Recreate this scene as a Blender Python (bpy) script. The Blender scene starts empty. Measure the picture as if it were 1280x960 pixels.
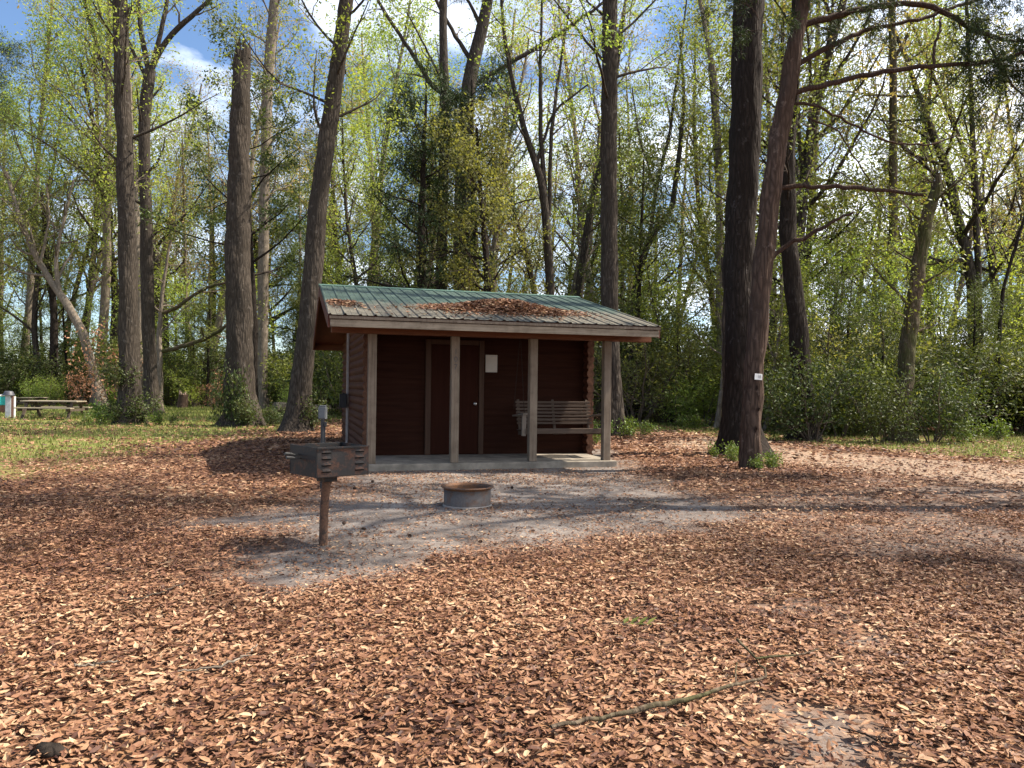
import bpy, math, random
import numpy as np
from mathutils import Matrix, Vector

SC = bpy.context.scene
COL = SC.collection
PI = math.pi
UP = np.array([0, 0, 1.0])

# ------------------------------------------------------------------ camera
F = 960.0
CAM_H, PITCH, ROLL = 1.3755, 0.0049, 0.0125
_cp, _sp, _cr, _sr = math.cos(PITCH), math.sin(PITCH), math.cos(ROLL), math.sin(ROLL)
_fw = np.array([0, _cp, _sp])
_up0 = np.array([0, -_sp, _cp])
_rt0 = np.array([1.0, 0, 0])
_rt = _cr * _rt0 + _sr * _up0
_up = -_sr * _rt0 + _cr * _up0


def ray(px, py):
    """direction of the photo pixel (1280 x 960 frame), for measuring places"""
    return _fw + (px - 640) / F * _rt - (py - 480) / F * _up


def pt(px, py, y):
    d = ray(px, py)
    return np.array([0, 0, CAM_H]) + d * (y / d[1])


def gp(px, py):
    d = ray(px, py)
    return np.array([0, 0, CAM_H]) + d * (-CAM_H / d[2])


def gx(px, y):
    """ground point at forward distance y under pixel column px"""
    p = pt(px, 485 + (px - 640) * 0.0125 + CAM_H * F / y, y)
    return np.array([p[0], y, 0.0])


cam = bpy.data.cameras.new('camera')
cam.lens, cam.sensor_width, cam.clip_end, cam.clip_start = 27.0, 36.0, 2000, 0.05
camo = bpy.data.objects.new('camera', cam)
COL.objects.link(camo)
m = Matrix.Identity(4)
for i in range(3):
    m[i][0], m[i][1], m[i][2] = _rt[i], _up[i], -_fw[i]
m[2][3] = CAM_H
camo.matrix_world = m
SC.camera = camo

# ------------------------------------------------------------------ node helpers


class N:
    def __init__(self, name):
        self.m = bpy.data.materials.new(name)
        self.m.use_nodes = True
        self.t = self.m.node_tree
        self.t.nodes.clear()
        self.out = self.n('OutputMaterial')

    def n(self, typ, **kw):
        x = self.t.nodes.new('ShaderNode' + typ)
        ins = kw.pop('ins', {})
        for k, v in kw.items():
            setattr(x, k, v)
        for k, v in ins.items():
            self.set(x, k, v)
        return x

    def set(self, x, k, v):
        s = x.inputs[k]
        if isinstance(v, bpy.types.NodeSocket):
            self.t.links.new(v, s)
        elif isinstance(v, tuple) and len(v) == 3 and s.type == 'RGBA':
            s.default_value = (*v, 1)
        else:
            s.default_value = v

    def coord(self, kind='Object', scale=(1, 1, 1)):
        c = self.n('TexCoord').outputs[kind]
        mp = self.n('Mapping', ins={'Vector': c, 'Scale': scale})
        return mp.outputs[0]

    def noise(self, vec, scale=5, detail=4, rough=0.55, dist=0.0):
        return self.n('TexNoise', ins={'Vector': vec, 'Scale': scale, 'Detail': detail, 'Roughness': rough, 'Distortion': dist}).outputs[0]

    def ramp(self, fac, stops):
        r = self.n('ValToRGB', ins={'Fac': fac})
        cr = r.color_ramp
        while len(cr.elements) < len(stops):
            cr.elements.new(0.5)
        for e, (p, c) in zip(cr.elements, stops):
            e.position = p
            e.color = (*c, 1) if len(c) == 3 else c
        return r.outputs[0]

    def mix(self, fac, a, b, mode='MIX'):
        x = self.n('MixRGB', blend_type=mode)
        for k, v in (('Fac', fac), ('Color1', a), ('Color2', b)):
            self.set(x, k, v)
        return x.outputs[0]

    def math(self, op, a, b=0.0, clamp=False):
        x = self.n('Math', operation=op, use_clamp=clamp)
        self.set(x, 0, a)
        self.set(x, 1, b)
        return x.outputs[0]

    def bump(self, h, strength=0.5, dist=0.02):
        return self.n('Bump', ins={'Height': h, 'Strength': strength, 'Distance': dist}).outputs[0]

    def bsdf(self, color, rough=0.8, spec=0.3, normal=None, metallic=0.0):
        b = self.n('BsdfPrincipled')
        self.set(b, 'Base Color', color)
        self.set(b, 'Roughness', rough)
        self.set(b, 'Specular IOR Level', spec)
        self.set(b, 'Metallic', metallic)
        if normal is not None:
            self.set(b, 'Normal', normal)
        return b.outputs[0]

    def done(self, sh):
        self.t.links.new(sh, self.out.inputs[0])
        return self.m


def mat_bark(name, dark, light, sc=1.0, moss=0.0, mosscol=(0.07, 0.09, 0.02), bump=0.9):
    k = N(name)
    v = k.coord('Object', (9 * sc, 9 * sc, 1.6 * sc))
    vo = k.n('TexVoronoi', feature='DISTANCE_TO_EDGE', ins={'Vector': v, 'Scale': 2.2}).outputs[0]
    n1 = k.noise(v, 2.5, 8, 0.65)
    n2 = k.noise(k.coord('Object', (1.3, 1.3, 0.5)), 1.7, 5)
    h = k.math('ADD', k.math('MULTIPLY', vo, 1.1, True), k.math('MULTIPLY', n1, 0.6))
    c = k.ramp(h, [(0.16, dark), (0.62, light)])
    c = k.mix(k.math('MULTIPLY', k.ramp(n2, [(0.42, (0, 0, 0)), (0.62, (1, 1, 1))]), 0.7), c, tuple(x * 0.5 for x in light))
    lich = k.ramp(k.noise(k.coord('Object', (1, 1, 0.8)), 7, 6, 0.7), [(0.58, (0, 0, 0)), (0.68, (1, 1, 1))])
    c = k.mix(k.math('MULTIPLY', lich, 0.5), c, tuple(min(1, x * 1.5 + 0.05) for x in light))
    if moss > 0:
        mm = k.ramp(k.noise(k.coord('Object', (1, 1, 0.45)), 2.2, 6, 0.7), [(0.5 - 0.16 * moss, (0, 0, 0)), (0.66 - 0.1 * moss, (1, 1, 1))])
        c = k.mix(k.math('MULTIPLY', mm, 0.75), c, mosscol)
    return k.done(k.bsdf(c, 0.95, 0.1, k.bump(h, bump, 0.03)))


def mat_leaf(name, c1, c2, c3, transl=0.42, rough=0.5, spec=0.3, tcol=None, hue=0.35):
    """leaf: per leaf tint (attribute) + per plant variation; translucent"""
    k = N(name)
    a = k.n('Attribute', attribute_name='tint').outputs['Fac']
    c = k.ramp(a, [(0.0, c1), (0.55, c2), (1.0, c3)])
    rnd = k.n('ObjectInfo').outputs['Random']
    c = k.mix(k.math('MULTIPLY', rnd, hue), c, tuple(x * y for x, y in zip(c2, (1.35, 0.95, 0.8))))
    p = k.bsdf(c, rough, spec)
    tc = k.mix(1.0, c, tcol or (1.25, 1.2, 0.55), 'MULTIPLY')
    tr = k.n('BsdfTranslucent', ins={'Color': tc}).outputs[0]
    ms = k.n('MixShader', ins={'Fac': transl})
    k.t.links.new(p, ms.inputs[1])
    k.t.links.new(tr, ms.inputs[2])
    return k.done(ms.outputs[0])


def mat_wood(name, c1, c2, axis=2, rough=0.8, dirt=0.0, dirtcol=(0.05, 0.04, 0.03), bump=0.35, freq=1.0):
    k = N(name)
    s = [26 * freq] * 3
    s[axis] = 1.3 * freq
    v = k.coord('Object', tuple(s))
    n1 = k.noise(v, 1.0, 7, 0.65, 0.4)
    n2 = k.noise(k.coord('Object', (1, 1, 1)), 2.3, 4)
    c = k.ramp(n1, [(0.28, c1), (0.72, c2)])
    c = k.mix(k.math('MULTIPLY', n2, 0.45), c, tuple(x * 0.62 for x in c1))
    if dirt:
        d = k.ramp(k.noise(k.coord('Object', (3, 3, 3)), 1.6, 7, 0.7), [(0.45, (0, 0, 0)), (0.7, (1, 1, 1))])
        c = k.mix(k.math('MULTIPLY', d, dirt), c, dirtcol)
    return k.done(k.bsdf(c, rough, 0.08 if 'stain' in name or 'door' in name else 0.2, k.bump(n1, bump, 0.006)))


def mat_rust(name, base, rust, amount=0.5, rough=0.6, metallic=0.3, scale=4.0):
    k = N(name)
    v = k.coord('Object', (scale, scale, scale))
    n1 = k.noise(v, 1.6, 8, 0.7, 0.6)
    n2 = k.noise(v, 9, 5, 0.6)
    f = k.ramp(k.math('ADD', n1, k.math('MULTIPLY', n2, 0.25)), [(0.72 - 0.3 * amount, (0, 0, 0)), (0.86 - 0.3 * amount, (1, 1, 1))])
    rc = k.ramp(n2, [(0.3, tuple(x * 0.55 for x in rust)), (0.7, rust)])
    c = k.mix(f, k.ramp(n2, [(0.3, tuple(x * 0.7 for x in base)), (0.7, base)]), rc)
    b = k.bsdf(c, rough, 0.35, k.bump(n2, 0.25, 0.004), metallic)
    return k.done(b)


def mat_plain(name, c, rough=0.6, spec=0.3, metallic=0.0, var=0.25, scale=6.0, bump=0.1):
    k = N(name)
    n1 = k.noise(k.coord('Object', (scale,) * 3), 1.0, 6, 0.65)
    cc = k.ramp(n1, [(0.3, tuple(x * (1 - var) for x in c)), (0.7, tuple(min(1, x * (1 + var)) for x in c))])
    return k.done(k.bsdf(cc, rough, spec, k.bump(n1, bump, 0.004), metallic))


# ------------------------------------------------------------------ mesh helpers
class MB:
    """collects pieces of ONE mesh"""

    def __init__(self):
        self.v, self.f, self.mi, self.tint, self.n = [], [], [], [], 0

    def add(self, v, f, mi=0, tint=None):
        v = np.asarray(v, float).reshape(-1, 3)
        f = np.asarray(f, int)
        self.v.append(v)
        self.f.append(f + self.n)
        self.mi.append(np.full(len(f), mi))
        self.tint.append(np.full(len(v), 0.5) if tint is None else np.asarray(tint, float))
        self.n += len(v)
        return self

    def box(self, lo, hi, mi=0, R=None, c=None):
        lo, hi = np.array(lo, float), np.array(hi, float)
        v = np.array([[x, y, z] for x in (0, 1) for y in (0, 1) for z in (0, 1)], float) * (hi - lo) + lo
        if R is not None:
            o = np.array(c if c is not None else (lo + hi) / 2)
            v = (v - o) @ np.array(R).T + o
        return self.add(v, [[0, 1, 3, 2], [4, 6, 7, 5], [0, 4, 5, 1], [2, 3, 7, 6], [0, 2, 6, 4], [1, 5, 7, 3]], mi)

    def bar(self, p, q, w, h, mi=0, upv=(0, 0, 1)):
        p, q = np.array(p, float), np.array(q, float)
        d = q - p
        d /= np.linalg.norm(d)
        s = np.cross(d, upv)
        s /= np.linalg.norm(s)
        u = np.cross(s, d)
        v = [e + s * a * w / 2 + u * b * h / 2 for e in (p, q) for a in (-1, 1) for b in (-1, 1)]
        return self.add(v, [[0, 1, 3, 2], [4, 6, 7, 5], [0, 4, 5, 1], [2, 3, 7, 6], [0, 2, 6, 4], [1, 5, 7, 3]], mi)

    def tube(self, pts, rad, ns=6, mi=0, cap=True, lump=None, closed_top=True):
        pts = np.asarray(pts, float)
        n = len(pts)
        rad = np.broadcast_to(np.asarray(rad, float), (n,))
        d = np.gradient(pts, axis=0)
        d /= np.linalg.norm(d, axis=1)[:, None] + 1e-12
        ref = np.array([1.0, 0, 0]) if abs(d[0][0]) < 0.8 else np.array([0, 1.0, 0])
        s = ref - d * (d @ ref)[:, None]
        s /= np.linalg.norm(s, axis=1)[:, None] + 1e-12
        u = np.cross(d, s)
        a = np.linspace(0, 2 * PI, ns, endpoint=False)
        ca, sa = np.cos(a), np.sin(a)
        r = rad[:, None] * (np.ones((n, ns)) if lump is None else lump(np.arange(n)[:, None] + 0 * a[None], a[None] + 0 * rad[:, None]))
        v = pts[:, None, :] + r[:, :, None] * (s[:, None, :] * ca[None, :, None] + u[:, None, :] * sa[None, :, None])
        i, j = np.meshgrid(np.arange(n - 1), np.arange(ns), indexing='ij')
        j2 = (j + 1) % ns
        f = np.stack([i * ns + j, i * ns + j2, (i + 1) * ns + j2, (i + 1) * ns + j], -1).reshape(-1, 4)
        self.add(v.reshape(-1, 3), f, mi)
        if cap:
            for k, sgn in ((0, -1), (n - 1, 1)):
                c = pts[k]
                vv = np.vstack([v[k], c[None]])
                ff = [[q, (q + 1) % ns, ns] if sgn > 0 else [(q + 1) % ns, q, ns] for q in range(ns)]
                self.add(vv, np.array([[x[0], x[1], x[2], x[2]] for x in ff]), mi)
        return self

    def lathe(self, prof, c=(0, 0, 0), ns=32, mi=0):
        """prof: list of (r, z); open surface"""
        a = np.linspace(0, 2 * PI, ns, endpoint=False)
        v = np.array([[r * math.cos(t) + c[0], r * math.sin(t) + c[1], z + c[2]] for r, z in prof for t in a])
        f = [[i * ns + j, i * ns + (j + 1) % ns, (i + 1) * ns + (j + 1) % ns, (i + 1) * ns + j] for i in range(len(prof) - 1) for j in range(ns)]
        return self.add(v, f, mi)

    def extrude(self, prof, axis_o, ax_u, ax_v, ax_w, length, mi=0, mi_end=None):
        """closed profile (u, v) swept along w"""
        prof = np.asarray(prof, float)
        n = len(prof)
        o, u, v_, w = (np.asarray(x, float) for x in (axis_o, ax_u, ax_v, ax_w))
        p0 = o + prof[:, :1] * u + prof[:, 1:] * v_
        p1 = p0 + w * length
        self.add(np.vstack([p0, p1]), [[i, (i + 1) % n, n + (i + 1) % n, n + i] for i in range(n)], mi)
        return p0, p1

    def build(self, name, mats, parent=None, smooth=False):
        me = bpy.data.meshes.new(name)
        v = np.concatenate(self.v)
        faces = np.concatenate([x if x.shape[1] == 4 else np.hstack([x, x[:, -1:]]) for x in self.f])
        mi = np.concatenate(self.mi)
        tri = faces[:, 2] == faces[:, 3]
        cnt = np.where(tri, 3, 4)
        mask = np.ones(faces.shape, bool)
        mask[tri, 3] = False
        loops = faces[mask]
        me.vertices.add(len(v))
        me.vertices.foreach_set('co', v.astype(np.float32).ravel())
        me.loops.add(len(loops))
        me.loops.foreach_set('vertex_index', loops.astype(np.int32))
        me.polygons.add(len(faces))
        me.polygons.foreach_set('loop_start', (np.cumsum(cnt) - cnt).astype(np.int32))
        me.polygons.foreach_set('loop_total', cnt.astype(np.int32))
        me.polygons.foreach_set('material_index', mi.astype(np.int32))
        me.polygons.foreach_set('use_smooth', np.full(len(faces), bool(smooth)))
        t = np.concatenate(self.tint)
        at = me.attributes.new('tint', 'FLOAT', 'POINT')
        at.data.foreach_set('value', t.astype(np.float32))
        for mm in (mats if isinstance(mats, (list, tuple)) else [mats]):
            me.materials.append(mm)
        me.update(calc_edges=True)
        o = bpy.data.objects.new(name, me)
        COL.objects.link(o)
        if parent is not None:
            o.parent = parent
        return o


def recalc(o):
    import bmesh
    b = bmesh.new()
    b.from_mesh(o.data)
    bmesh.ops.recalc_face_normals(b, faces=b.faces)
    b.to_mesh(o.data)
    b.free()
    return o


def bevel(o, w=0.006, seg=2):
    import bmesh
    b = bmesh.new()
    b.from_mesh(o.data)
    bmesh.ops.remove_doubles(b, verts=b.verts, dist=1e-5)
    bmesh.ops.recalc_face_normals(b, faces=b.faces)
    es = [e for e in b.edges if len(e.link_faces) == 2 and e.calc_face_angle(0) > 0.6]
    bmesh.ops.bevel(b, geom=es, offset=w, segments=seg, affect='EDGES', profile=0.5, clamp_overlap=True)
    b.to_mesh(o.data)
    b.free()
    return o


def tag(o, label=None, cat=None, group=None, kind=None):
    for k, v in (('label', label), ('category', cat), ('group', group), ('kind', kind)):
        if v:
            o[k] = v
    return o


def thing(name, label, cat, loc=(0, 0, 0), rz=0.0, group=None):
    o = bpy.data.objects.new(name, None)
    COL.objects.link(o)
    o.location = tuple(float(x) for x in loc)
    o.rotation_euler = (0, 0, rz)
    o.empty_display_size = 0.2
    return tag(o, label, cat, group)


def dup(root, loc, rz=0.0, scale=1.0, label=None, cat=None, group=None, name=None):
    r = root.copy()
    if name:
        r.name = name
    COL.objects.link(r)
    r.location = tuple(float(x) for x in loc)
    r.rotation_euler = (0, 0, rz)
    r.scale = (scale,) * 3 if np.isscalar(scale) else scale
    for k, v in (('label', label), ('category', cat), ('group', group)):
        if v:
            r[k] = v
    for ch in list(root.children):
        c = ch.copy()
        COL.objects.link(c)
        c.parent = r
        for g in list(ch.children):
            d = g.copy()
            COL.objects.link(d)
            d.parent = c
    return r


def text_mesh(s, size, depth, name, mat, parent, loc, rot):
    cu = bpy.data.curves.new(name, 'FONT')
    cu.body = s
    cu.size = size
    cu.extrude = depth
    cu.align_x = 'CENTER'
    cu.align_y = 'CENTER'
    t = bpy.data.objects.new(name + '_tmp', cu)
    COL.objects.link(t)
    dg = bpy.context.evaluated_depsgraph_get()
    me = bpy.data.meshes.new_from_object(t.evaluated_get(dg))
    bpy.data.objects.remove(t)
    o = bpy.data.objects.new(name, me)
    me.materials.clear()
    me.materials.append(mat)
    COL.objects.link(o)
    o.parent = parent
    o.location = loc
    o.rotation_euler = rot
    return o


# ------------------------------------------------------------------ noise, polygons (numpy)
def _hash(ix, iy, seed):
    h = (ix.astype(np.int64) * 374761393 + iy.astype(np.int64) * 668265263 + seed * 974634777) & 0xFFFFFFFF
    h = ((h ^ (h >> 13)) * 1274126177) & 0xFFFFFFFF
    return ((h ^ (h >> 16)) & 0xFFFF) / 65535.0


def vnoise(x, y, seed=0):
    ix, iy = np.floor(x), np.floor(y)
    fx, fy = x - ix, y - iy
    fx, fy = fx * fx * (3 - 2 * fx), fy * fy * (3 - 2 * fy)
    a, b = _hash(ix, iy, seed), _hash(ix + 1, iy, seed)
    c, d = _hash(ix, iy + 1, seed), _hash(ix + 1, iy + 1, seed)
    return (a * (1 - fx) + b * fx) * (1 - fy) + (c * (1 - fx) + d * fx) * fy


def fbm(x, y, seed=0, o=4):
    s, a, t = 0, 0.5, 0
    for i in range(o):
        s = s + a * vnoise(x * 2 ** i, y * 2 ** i, seed + i)
        t += a
        a *= 0.5
    return s / t


def sdf_poly(x, y, poly):
    """signed distance, negative inside"""
    d2 = np.full(x.shape, 1e18)
    ins = np.zeros(x.shape, bool)
    n = len(poly)
    for i in range(n):
        (ax, ay), (bx, by) = poly[i], poly[(i + 1) % n]
        ex, ey = bx - ax, by - ay
        t = np.clip(((x - ax) * ex + (y - ay) * ey) / (ex * ex + ey * ey + 1e-12), 0, 1)
        d2 = np.minimum(d2, (x - ax - t * ex) ** 2 + (y - ay - t * ey) ** 2)
        c = ((ay > y) != (by > y)) & (x < ex * (y - ay) / (ey if abs(ey) > 1e-12 else 1e-12) + ax)
        ins ^= c
    return np.sqrt(d2) * np.where(ins, -1, 1)


def sstep(a, b, x):
    t = np.clip((x - a) / (b - a), 0, 1)
    return t * t * (3 - 2 * t)


P_SOIL = [gp(*p)[:2] for p in [(250, 652), (300, 641), (380, 632), (430, 610), (452, 575), (560, 562), (765, 562), (805, 590), (850, 610), (905, 628), (960, 646), (890, 662),
                              (800, 672), (720, 677), (640, 682), (590, 690), (540, 706), (470, 722), (400, 728), (330, 722), (312, 700), (345, 672), (300, 660)]]
P_GRASS = [gp(*p)[:2] for p in [(-260, 496), (345, 497), (400, 520), (385, 535), (300, 545), (235, 556), (150, 578), (60, 600), (-260, 622)]]
P_STRIP = [gp(*p)[:2] for p in [(765, 534), (900, 545), (1000, 557), (1100, 564), (1290, 577), (1600, 590), (1600, 540), (1280, 540), (1100, 538), (1000, 534), (880, 530), (780, 524)]]
P_PATH = [gp(*p)[:2] for p in [(815, 556), (880, 546), (940, 553), (1020, 564), (1120, 571), (1290, 584), (1600, 600), (1600, 622), (1290, 606), (1100, 592), (1000, 582), (900, 568)]]
P_BARE1 = [gp(*p)[:2] for p in [(930, 622), (1080, 600), (1290, 600), (1500, 640), (1500, 740), (1290, 720), (1090, 700)]]
P_BARE2 = [gp(*p)[:2] for p in [(760, 775), (900, 742), (1000, 735), (1120, 800), (1150, 890), (1090, 965), (1000, 965), (900, 830)]]


def zones(x, y):
    n1 = fbm(x * 1.3, y * 1.3, 11) - 0.5
    n2 = fbm(x * 0.55 + 7, y * 0.55, 23) - 0.5
    n3 = fbm(x * 3.1, y * 3.1, 31) - 0.5
    soil = sstep(0.55, -0.55, sdf_poly(x, y, P_SOIL) + n1 * 0.9 + n3 * 0.8)
    path = sstep(0.5, -0.4, sdf_poly(x, y, P_PATH) + n1 * 1.6) * 0.8
    grass = sstep(1.2, -1.5, sdf_poly(x, y, P_GRASS) + n2 * 4 + n1 * 2) * (0.62 + 0.9 * np.clip(n2 + 0.4, 0, 1))
    grass = np.maximum(grass, 0.9 * sstep(0.6, -0.9, sdf_poly(x, y, P_STRIP) + n1 * 2.5 + n2 * 2))
    b1 = sstep(0.9, -0.6, sdf_poly(x, y, P_BARE1) + n2 * 1.2) * sstep(-0.32, 0.06, n1 + n3 * 0.7)
    b2 = sstep(0.25, -0.2, sdf_poly(x, y, P_BARE2)) * sstep(-0.06, 0.16, n1 * 0.8 + n3 * 0.8)
    bare = np.clip(b1 * 0.85 + b2 * 0.9, 0, 1)
    return np.clip(soil, 0, 1), np.clip(grass, 0, 1), np.clip(path, 0, 1), bare


# ------------------------------------------------------------------ materials
M = {}
M['bark_grey'] = mat_bark('bark_grey', (0.013, 0.0102, 0.008), (0.078, 0.063, 0.05), 0.75, bump=1.0)
M['bark_dark'] = mat_bark('bark_dark', (0.009, 0.007, 0.0055), (0.04, 0.031, 0.025), 0.8, bump=1.0)
M['bark_pale'] = mat_bark('bark_pale', (0.075, 0.06, 0.046), (0.25, 0.205, 0.16), 0.8, bump=0.5)
M['bark_cedar'] = mat_bark('bark_cedar', (0.026, 0.017, 0.012), (0.11, 0.073, 0.054), 0.8, bump=0.8)
M['bark_moss'] = mat_bark('bark_moss', (0.035, 0.026, 0.018), (0.14, 0.105, 0.075), 1.0, 0.55, (0.05,0.058,0.016))
M['bark_limb'] = mat_bark('bark_limb', (0.028, 0.018, 0.013), (0.085, 0.055, 0.042), 1.6, bump=0.5)
M['twig'] = mat_plain('twig', (0.11, 0.085, 0.065), 0.9, 0.1)
M['leaf_spring'] = mat_leaf('leaf_spring', (0.15, 0.23, 0.05), (0.25, 0.34, 0.085), (0.36, 0.42, 0.14), 0.55)
M['leaf_bud'] = mat_leaf('leaf_bud', (0.23, 0.2, 0.08), (0.32, 0.28, 0.11), (0.4, 0.3, 0.15), 0.42)
M['leaf_mid'] = mat_leaf('leaf_mid', (0.075, 0.105, 0.026), (0.135, 0.175, 0.042), (0.23, 0.255, 0.07), 0.42, 0.5, 0.3)
M['leaf_dark'] = mat_leaf('leaf_dark', (0.032, 0.052, 0.016), (0.062, 0.09, 0.026), (0.13, 0.155, 0.05), 0.32, 0.5, 0.28)
M['leaf_olive'] = mat_leaf('leaf_olive', (0.1, 0.12, 0.04), (0.17, 0.195, 0.065), (0.27, 0.275, 0.105), 0.5, 0.5, 0.3)
M['needle'] = mat_leaf('needle', (0.018, 0.036, 0.014), (0.032, 0.058, 0.02), (0.065, 0.09, 0.03), 0.15, 0.6, 0.2)
M['needle_fresh'] = mat_leaf('needle_fresh', (0.10, 0.15, 0.03), (0.15, 0.21, 0.045), (0.2, 0.25, 0.07), 0.4, 0.6, 0.2)
M['leaf_copper'] = mat_leaf('leaf_copper', (0.25, 0.12, 0.07), (0.42, 0.22, 0.13), (0.55, 0.33, 0.2), 0.3, 0.6, 0.2, (1.1, 0.9, 0.7), 0.1)
M['leaf_weed'] = mat_leaf('leaf_weed', (0.06, 0.1, 0.02), (0.1, 0.17, 0.03), (0.18, 0.24, 0.05), 0.35, 0.45, 0.35)

k = N('litter_leaf')
a = k.n('Attribute', attribute_name='tint').outputs['Fac']
c = k.ramp(a, [(0.0, (0.055, 0.026, 0.018)), (0.22, (0.11, 0.048, 0.029)), (0.5, (0.225, 0.112, 0.062)), (0.78, (0.345, 0.192, 0.108)), (0.97, (0.47, 0.325, 0.195)), (1.0, (0.46, 0.34, 0.1))])
c = k.mix(0.35, c, k.noise(k.coord('Object', (1, 1, 1)), 60, 3), 'OVERLAY')
p_ = k.bsdf(c, 0.55, 0.2)
t_ = k.n('BsdfTranslucent', ins={'Color': c}).outputs[0]
ms_ = k.n('MixShader', ins={'Fac': 0.12})
k.t.links.new(p_, ms_.inputs[1])
k.t.links.new(t_, ms_.inputs[2])
M['litter'] = k.done(ms_.outputs[0])

k = N('ground_soil')
obj = k.coord('Object')
soil_a = k.n('Attribute', attribute_name='soil').outputs['Fac']
grass_a = k.n('Attribute', attribute_name='grass').outputs['Fac']
path_a = k.n('Attribute', attribute_name='path').outputs['Fac']
vor = k.n('TexVoronoi', ins={'Vector': k.coord('Object', (1, 1.4, 1)), 'Scale': 15.0, 'Randomness': 1.0})
lit = k.ramp(vor.outputs['Color'], [(0.05, (0.035, 0.018, 0.012)), (0.4, (0.1, 0.05, 0.028)), (0.7, (0.18, 0.092, 0.05)), (1.0, (0.3, 0.17, 0.09))])
ns = k.noise(obj, 5, 8, 0.7)
nf = k.noise(obj, 55, 5, 0.7)
nbig = k.noise(obj, 1.1, 6, 0.7, 0.5)
sol = k.ramp(k.math('ADD', k.math('MULTIPLY', ns, 0.5), k.math('MULTIPLY', nbig, 0.5)), [(0.36, (0.09, 0.076, 0.067)), (0.5, (0.17, 0.147, 0.131)), (0.62, (0.29, 0.257, 0.23))])
sol = k.mix(k.ramp(nf, [(0.4, (0, 0, 0)), (0.68, (.8, .8, .8))]), sol, (0.07, 0.05, 0.042))
sol = k.mix(k.ramp(k.noise(obj, 26, 4, 0.7), [(0.58, (0, 0, 0)), (0.72, (.7, .7, .7))]), sol, (0.34, 0.27, 0.215))
speck = k.ramp(k.n('TexVoronoi', ins={'Vector': obj, 'Scale': 42.0}).outputs['Distance'], [(0.16, (1, 1, 1)), (0.24, (0, 0, 0))])
sol = k.mix(k.math('MULTIPLY', speck, k.ramp(k.noise(obj, 9, 3), [(0.45, (0, 0, 0)), (0.65, (1, 1, 1))])), sol, (0.3, 0.2, 0.13))
pth = k.ramp(ns, [(0.3, (0.22, 0.155, 0.11)), (0.7, (0.36, 0.275, 0.205))])
grs = k.ramp(k.noise(obj, 3, 7, 0.75), [(0.3, (0.08, 0.095, 0.026)), (0.55, (0.18, 0.185, 0.055)), (0.75, (0.27, 0.225, 0.095))])
c = k.mix(grass_a, lit, grs)
c = k.mix(path_a, c, pth)
c = k.mix(soil_a, c, sol)
hb = k.math('ADD', k.math('MULTIPLY', nf, 0.5), k.math('MULTIPLY', vor.outputs['Distance'], k.math('SUBTRACT', 1.0, soil_a)))
M['ground'] = k.done(k.bsdf(c, 0.95, 0.1, k.bump(hb, 0.6, 0.02)))
k = N('grass_blade')
a = k.n('Attribute', attribute_name='tint').outputs['Fac']
c = k.ramp(a, [(0.0, (0.09, 0.12, 0.025)), (0.6, (0.22, 0.255, 0.06)), (1.0, (0.36, 0.31, 0.14))])
p_ = k.bsdf(c, 0.6, 0.2)
t_ = k.n('BsdfTranslucent', ins={'Color': c}).outputs[0]
ms_ = k.n('MixShader', ins={'Fac': 0.35})
k.t.links.new(p_, ms_.inputs[1])
k.t.links.new(t_, ms_.inputs[2])
M['grass'] = k.done(ms_.outputs[0])

M['stain'] = mat_wood('stain_wood_shaded', (0.02, 0.0068, 0.0038), (0.042, 0.0152, 0.0085), 0, 0.85, bump=0.4, freq=0.7)  # log stain darkened to put the porch shade into the front wall colour
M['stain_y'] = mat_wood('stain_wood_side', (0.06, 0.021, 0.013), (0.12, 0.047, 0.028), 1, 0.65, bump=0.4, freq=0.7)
M['end_grain'] = mat_plain('end_grain', (0.1, 0.05, 0.032), 0.85, 0.1, var=0.5, scale=14)
M['door'] = mat_wood('door_paint', (0.024, 0.0068, 0.0036), (0.036, 0.0108, 0.0058), 2, 0.8, bump=0.15)
M['trim'] = mat_wood('trim_wood', (0.045, 0.022, 0.013), (0.08, 0.043, 0.026), 2, 0.7)
M['post'] = mat_wood('weathered_post', (0.13, 0.095, 0.066), (0.29, 0.225, 0.165), 2, 0.85, 0.45, (0.07, 0.045, 0.03))
M['fascia'] = mat_wood('weathered_fascia', (0.19, 0.145, 0.1), (0.42, 0.34, 0.245), 0, 0.85, 0.6, (0.11, 0.08, 0.055))
M['beam'] = mat_wood('beam_wood', (0.12, 0.045, 0.024), (0.22, 0.095, 0.05), 0, 0.75)
M['rake'] = mat_wood('rake_board', (0.09, 0.03, 0.02), (0.15, 0.06, 0.04), 1, 0.7)
M['swing'] = mat_wood('swing_wood', (0.06, 0.04, 0.029), (0.13, 0.092, 0.068), 0, 0.8, 0.3)
M['swing_end'] = mat_wood('swing_arm_wood', (0.15, 0.12, 0.092), (0.28, 0.23, 0.185), 2, 0.8)
M['concrete'] = mat_plain('concrete', (0.2, 0.172, 0.138), 0.9, 0.15, var=0.45, scale=3.5, bump=0.3)
M['knob'] = mat_plain('knob_steel', (0.6, 0.58, 0.54), 0.3, 0.5, 0.9, 0.1)
M['paper'] = mat_plain('paper', (0.5, 0.46, 0.4), 0.8, 0.1, var=0.04)
M['ink'] = mat_plain('ink', (0.1, 0.09, 0.085), 0.8, 0.1)
M['black'] = mat_plain('black_box', (0.012, 0.012, 0.014), 0.45, 0.4)
M['conduit'] = mat_plain('conduit', (0.34, 0.29, 0.26), 0.6, 0.3, 0.0, 0.2)
M['chain'] = mat_rust('chain_steel', (0.02, 0.016, 0.014), (0.035, 0.018, 0.011), 0.6, 0.8)
M['grill'] = mat_rust('grill_steel', (0.022, 0.021, 0.021), (0.11, 0.05, 0.028), 0.28, 0.55, 0.25, 6)
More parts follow.
